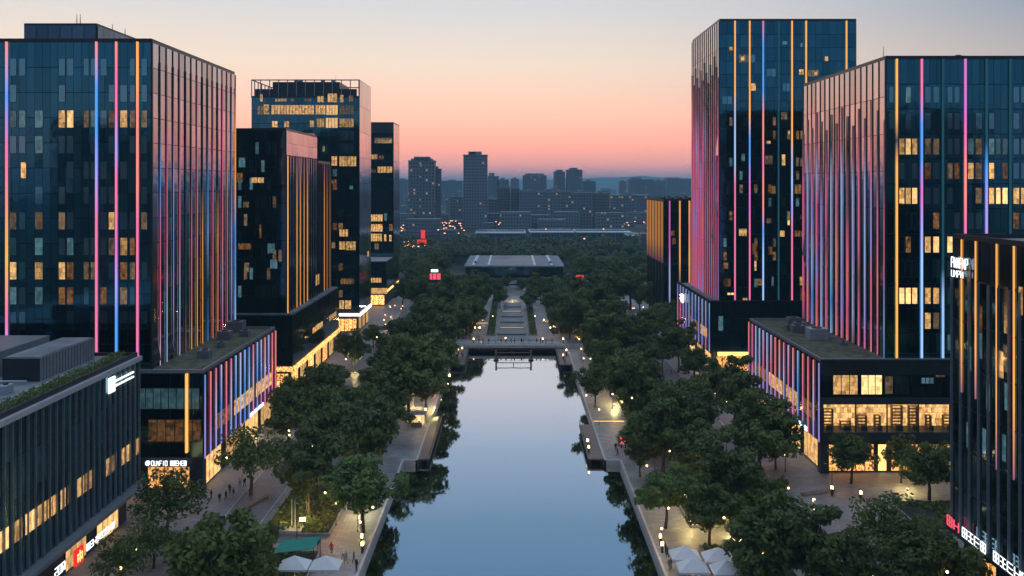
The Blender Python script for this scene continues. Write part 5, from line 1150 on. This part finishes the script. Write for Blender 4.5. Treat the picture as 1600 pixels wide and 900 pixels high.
# shopfront signs of the glass block
o = empty('lit_sign', (-54.3, YX(123, -54.3), 3.2)); tag(o, 'square red glowing logo box on the glass block shopfront', 'sign')
MB().box(-.15, .15, -1.0, 1.0, -.9, 1.1).build('sign_face', MAT['sign_red'], o)
m = MB()
for a in ((-.5, .5, .3, .45), (-.5, .5, -.3, -.15), (-.08, .08, -.6, .8), (-.6, -.45, -.5, .5), (.45, .6, -.5, .5)): m.box(.15, .2, a[0], a[1], a[2], a[3])
m.build('emblem', MAT['led_gold'], o)
sign('#EH##OEH#', (-54.3, 109, 3.0), 'x', 1, .8, .72, .12, 'sign_white', 'long white lettering beside the red logo box', .07)
sign('ROS', (-54.3, 103.6, 3.1), 'x', -1, 1.0, .6, .2, 'sign_white', 'short white word sign at the near end of the shopfront', .08)
# edge block signs
sign('PNAFNP', (55.4, 107.6, 39.4), 'x', -1, 1.3, .5, .17, 'sign_white', 'white letters near the top corner of the grey finned block', .06)
sign('UMPH', (55.3, 107.4, 38.3), 'x', -1, .8, .5, .25, 'sign_white', 'small second line of white letters below the top corner lettering', .05)
o = sign('#H', (55.0, 107.8, 6.9), 'x', -1, 1.2, 1.1, .5, 'sign_pink', 'two red characters starting the long street sign', .1)
sign('#JE# #JEH#', (55.0, 104.2, 6.9), 'x', -1, 1.1, 1.0, .35, 'sign_white', 'long row of white characters continuing after two red ones', .07)
# small sign on tall podium
sign('=#', (51.6, 262, 14), 'x', -1, 2.2, 2, .3, 'sign_white', 'small white glowing sign at the podium corner of the tallest tower', .3)

# ------------------------------------------------------------------ people
def person_mesh(seed, stride, top, legs, hair):
    vs = [(0, 0, .95, .14), (0, 0, 1.15, .13), (0, 0, 1.38, .15), (0, 0, 1.5, .06), (0, .01, 1.58, .075), (0, .01, 1.7, .085)]
    ed = [(0, 1), (1, 2), (2, 3), (3, 4), (4, 5)]
    def add(v, parent): vs.append(v); ed.append((parent, len(vs) - 1)); return len(vs) - 1
    for s, ph in ((-1, 1), (1, -1)):
        h = add((s * .10, 0, .88, .095), 0); kn = add((s * .10, ph * stride * .5 - .02, .48, .065), h); an = add((s * .10, ph * stride + .02, .09, .045), kn); add((s * .11, ph * stride - .12, .04, .04), an)
        sh = add((s * .19, 0, 1.38, .062), 2); el = add((s * .25, -ph * stride * .3 + .02, 1.1, .045), sh); wr = add((s * .26, -ph * stride * .6 - .05, .86, .034), el); add((s * .26, -ph * stride * .7 - .08, .77, .036), wr)
    me = bpy.data.meshes.new('person'); me.from_pydata([v[:3] for v in vs], ed, []); o = bpy.data.objects.new('tmp', me); COL.objects.link(o)
    md = o.modifiers.new('s', 'SKIN'); me.skin_vertices[0].data[0].use_root = True
    for i, v in enumerate(vs): me.skin_vertices[0].data[i].radius = (v[3], v[3] * .85)
    o.modifiers.new('u', 'SUBSURF').levels = 1
    dg = bpy.context.evaluated_depsgraph_get(); ev = o.evaluated_get(dg); nm = bpy.data.meshes.new_from_object(ev); bpy.data.objects.remove(o)
    for k_ in ('skin', top, legs, hair): nm.materials.append(MAT[k_])
    for p in nm.polygons:
        c = p.center; p.use_smooth = True
        if c.z > 1.52: p.material_index = 3 if (c.y > .0 or c.z > 1.7) else 0
        elif c.z > .93 and not (abs(c.x) > .22 and c.z < .9): p.material_index = 1
        elif abs(c.x) > .2: p.material_index = 0
        else: p.material_index = 2
    return nm
PM = [person_mesh(0, .0, 'cloth_black', 'cloth_navy', 'hair_dark'), person_mesh(1, .22, 'cloth_white', 'cloth_denim', 'hair_dark'), person_mesh(2, .16, 'cloth_red', 'cloth_black', 'hair_dark'), person_mesh(3, .2, 'cloth_grey', 'cloth_tan', 'hair_dark'), person_mesh(4, .1, 'cloth_navy', 'cloth_grey', 'hair_dark'), person_mesh(5, .18, 'cloth_black', 'cloth_black', 'hair_dark')]
PD = ['black top and navy trousers, standing', 'white shirt and jeans, mid-stride', 'red top and black trousers, walking', 'grey top and tan trousers, walking', 'navy top and grey trousers', 'all black, walking']
spots = [(315, 778, 5, 'plaza by the corner column'), (330, 780, 5, 'plaza by the corner column'), (343, 786, 0, 'plaza by the corner column'), (353, 782, 5, 'plaza by the corner column'), (359, 772, 0, 'plaza by the corner column'), (365, 779, 4, 'plaza by the corner column'), (382, 761, 5, 'plaza by the corner column'), (375, 760, 1, 'plaza by the corner column'),
         (568, 862, 1, 'quay of the awning bank'), (566, 880, 5, 'quay of the awning bank'), (541, 882, 3, 'quay of the awning bank'), (536, 876, 1, 'quay of the awning bank'), (518, 866, 2, 'quay of the awning bank'), (497, 860, 4, 'quay of the awning bank'), (557, 893, 0, 'quay of the awning bank'),
         (1029, 866, 0, 'quay of the umbrella bank'), (1032, 872, 5, 'quay of the umbrella bank'), (1038, 890, 4, 'quay of the umbrella bank'), (1046, 893, 3, 'quay of the umbrella bank'), (1273, 796, 1, 'plaza before the bright shops'), (1408, 838, 1, 'plaza before the bright shops'), (1350, 850, 2, 'plaza before the bright shops'), (1215, 640 + 60, 4, 'plaza before the bright shops'),
         (965, 712, 5, 'wide deck'), (962, 705, 0, 'wide deck'), (921, 700, 1, 'wide deck'), (970, 690, 2, 'wide deck')]
rn = random.Random(33)
for i in range(15): spots.append((748 + i * 8 + rn.uniform(-3, 3), 534, rn.randrange(6), 'footbridge'))
for i in range(6): spots.append((714 + rn.uniform(0, 12), rn.uniform(540, 560), rn.randrange(6), 'far deck of the awning bank'))
for i in range(5): spots.append((882 + rn.uniform(0, 14), rn.uniform(540, 562), rn.randrange(6), 'far deck of the umbrella bank'))
for i in range(12): spots.append((500 + rn.uniform(60, 110), rn.uniform(500, 560), rn.randrange(6), 'shopping street of the awning bank'))
for i in range(10): spots.append((1035 + rn.uniform(0, 50), rn.uniform(530, 600), rn.randrange(6), 'shopping street of the umbrella bank'))
cnt = {}
for px, py, v, where in spots:
    p = atz(px, py, 1.5 if where == 'footbridge' else .02)
    z = .02
    if where == 'footbridge': p.y = min(max(p.y, 258), 265); z = .9
    elif 'deck' in where: z = .22 if abs(p.x) < 16.6 and 154 < p.y < 257 else .02
    elif p.y < YB and CL - .4 < p.x < CR + .4: p.x = math.copysign(rn.uniform(20.2, 21.2), p.x)
    if 'far deck' in where: p.x = math.copysign(rn.uniform(13.5, 16), p.x); p.y = rn.uniform(236, 254); z = .22
    if where == 'shopping street of the awning bank': p.x = rn.uniform(-49, -38)
    if where == 'shopping street of the umbrella bank': p.x = rn.uniform(38, 50)
    o = bpy.data.objects.new('person', PM[v]); COL.objects.link(o); o.location = (p.x, p.y, z); o.rotation_euler.z = rn.uniform(0, 6.28); o.scale = (1.0, 1.0, rn.uniform(.94, 1.04))
    i = cnt.get((where, v), 0); cnt[(where, v)] = i + 1
    tag(o, f'person in {PD[v]}, {ORD[i]} such, {where}', 'person', 'people strolling by the canal')

# ------------------------------------------------------------------ haze
HAZE = 0.00018
if HAZE:
    hz = MB().box(-10500, 10500, -1200, 11000, -3, 104).build('haze', None); tag(hz, kind='stuff')
    hm = bpy.data.materials.new('haze_air'); hm.use_nodes = True; ht_ = hm.node_tree; ht_.nodes.clear()
    pv = ht_.nodes.new('ShaderNodeVolumePrincipled'); pv.inputs['Density'].default_value = HAZE; pv.inputs['Color'].default_value = (.36, .76, 1.0, 1); pv.inputs['Anisotropy'].default_value = 0.0
    om = ht_.nodes.new('ShaderNodeOutputMaterial'); ht_.links.new(pv.outputs[0], om.inputs['Volume'])
    hz.data.materials.clear(); hz.data.materials.append(hm)
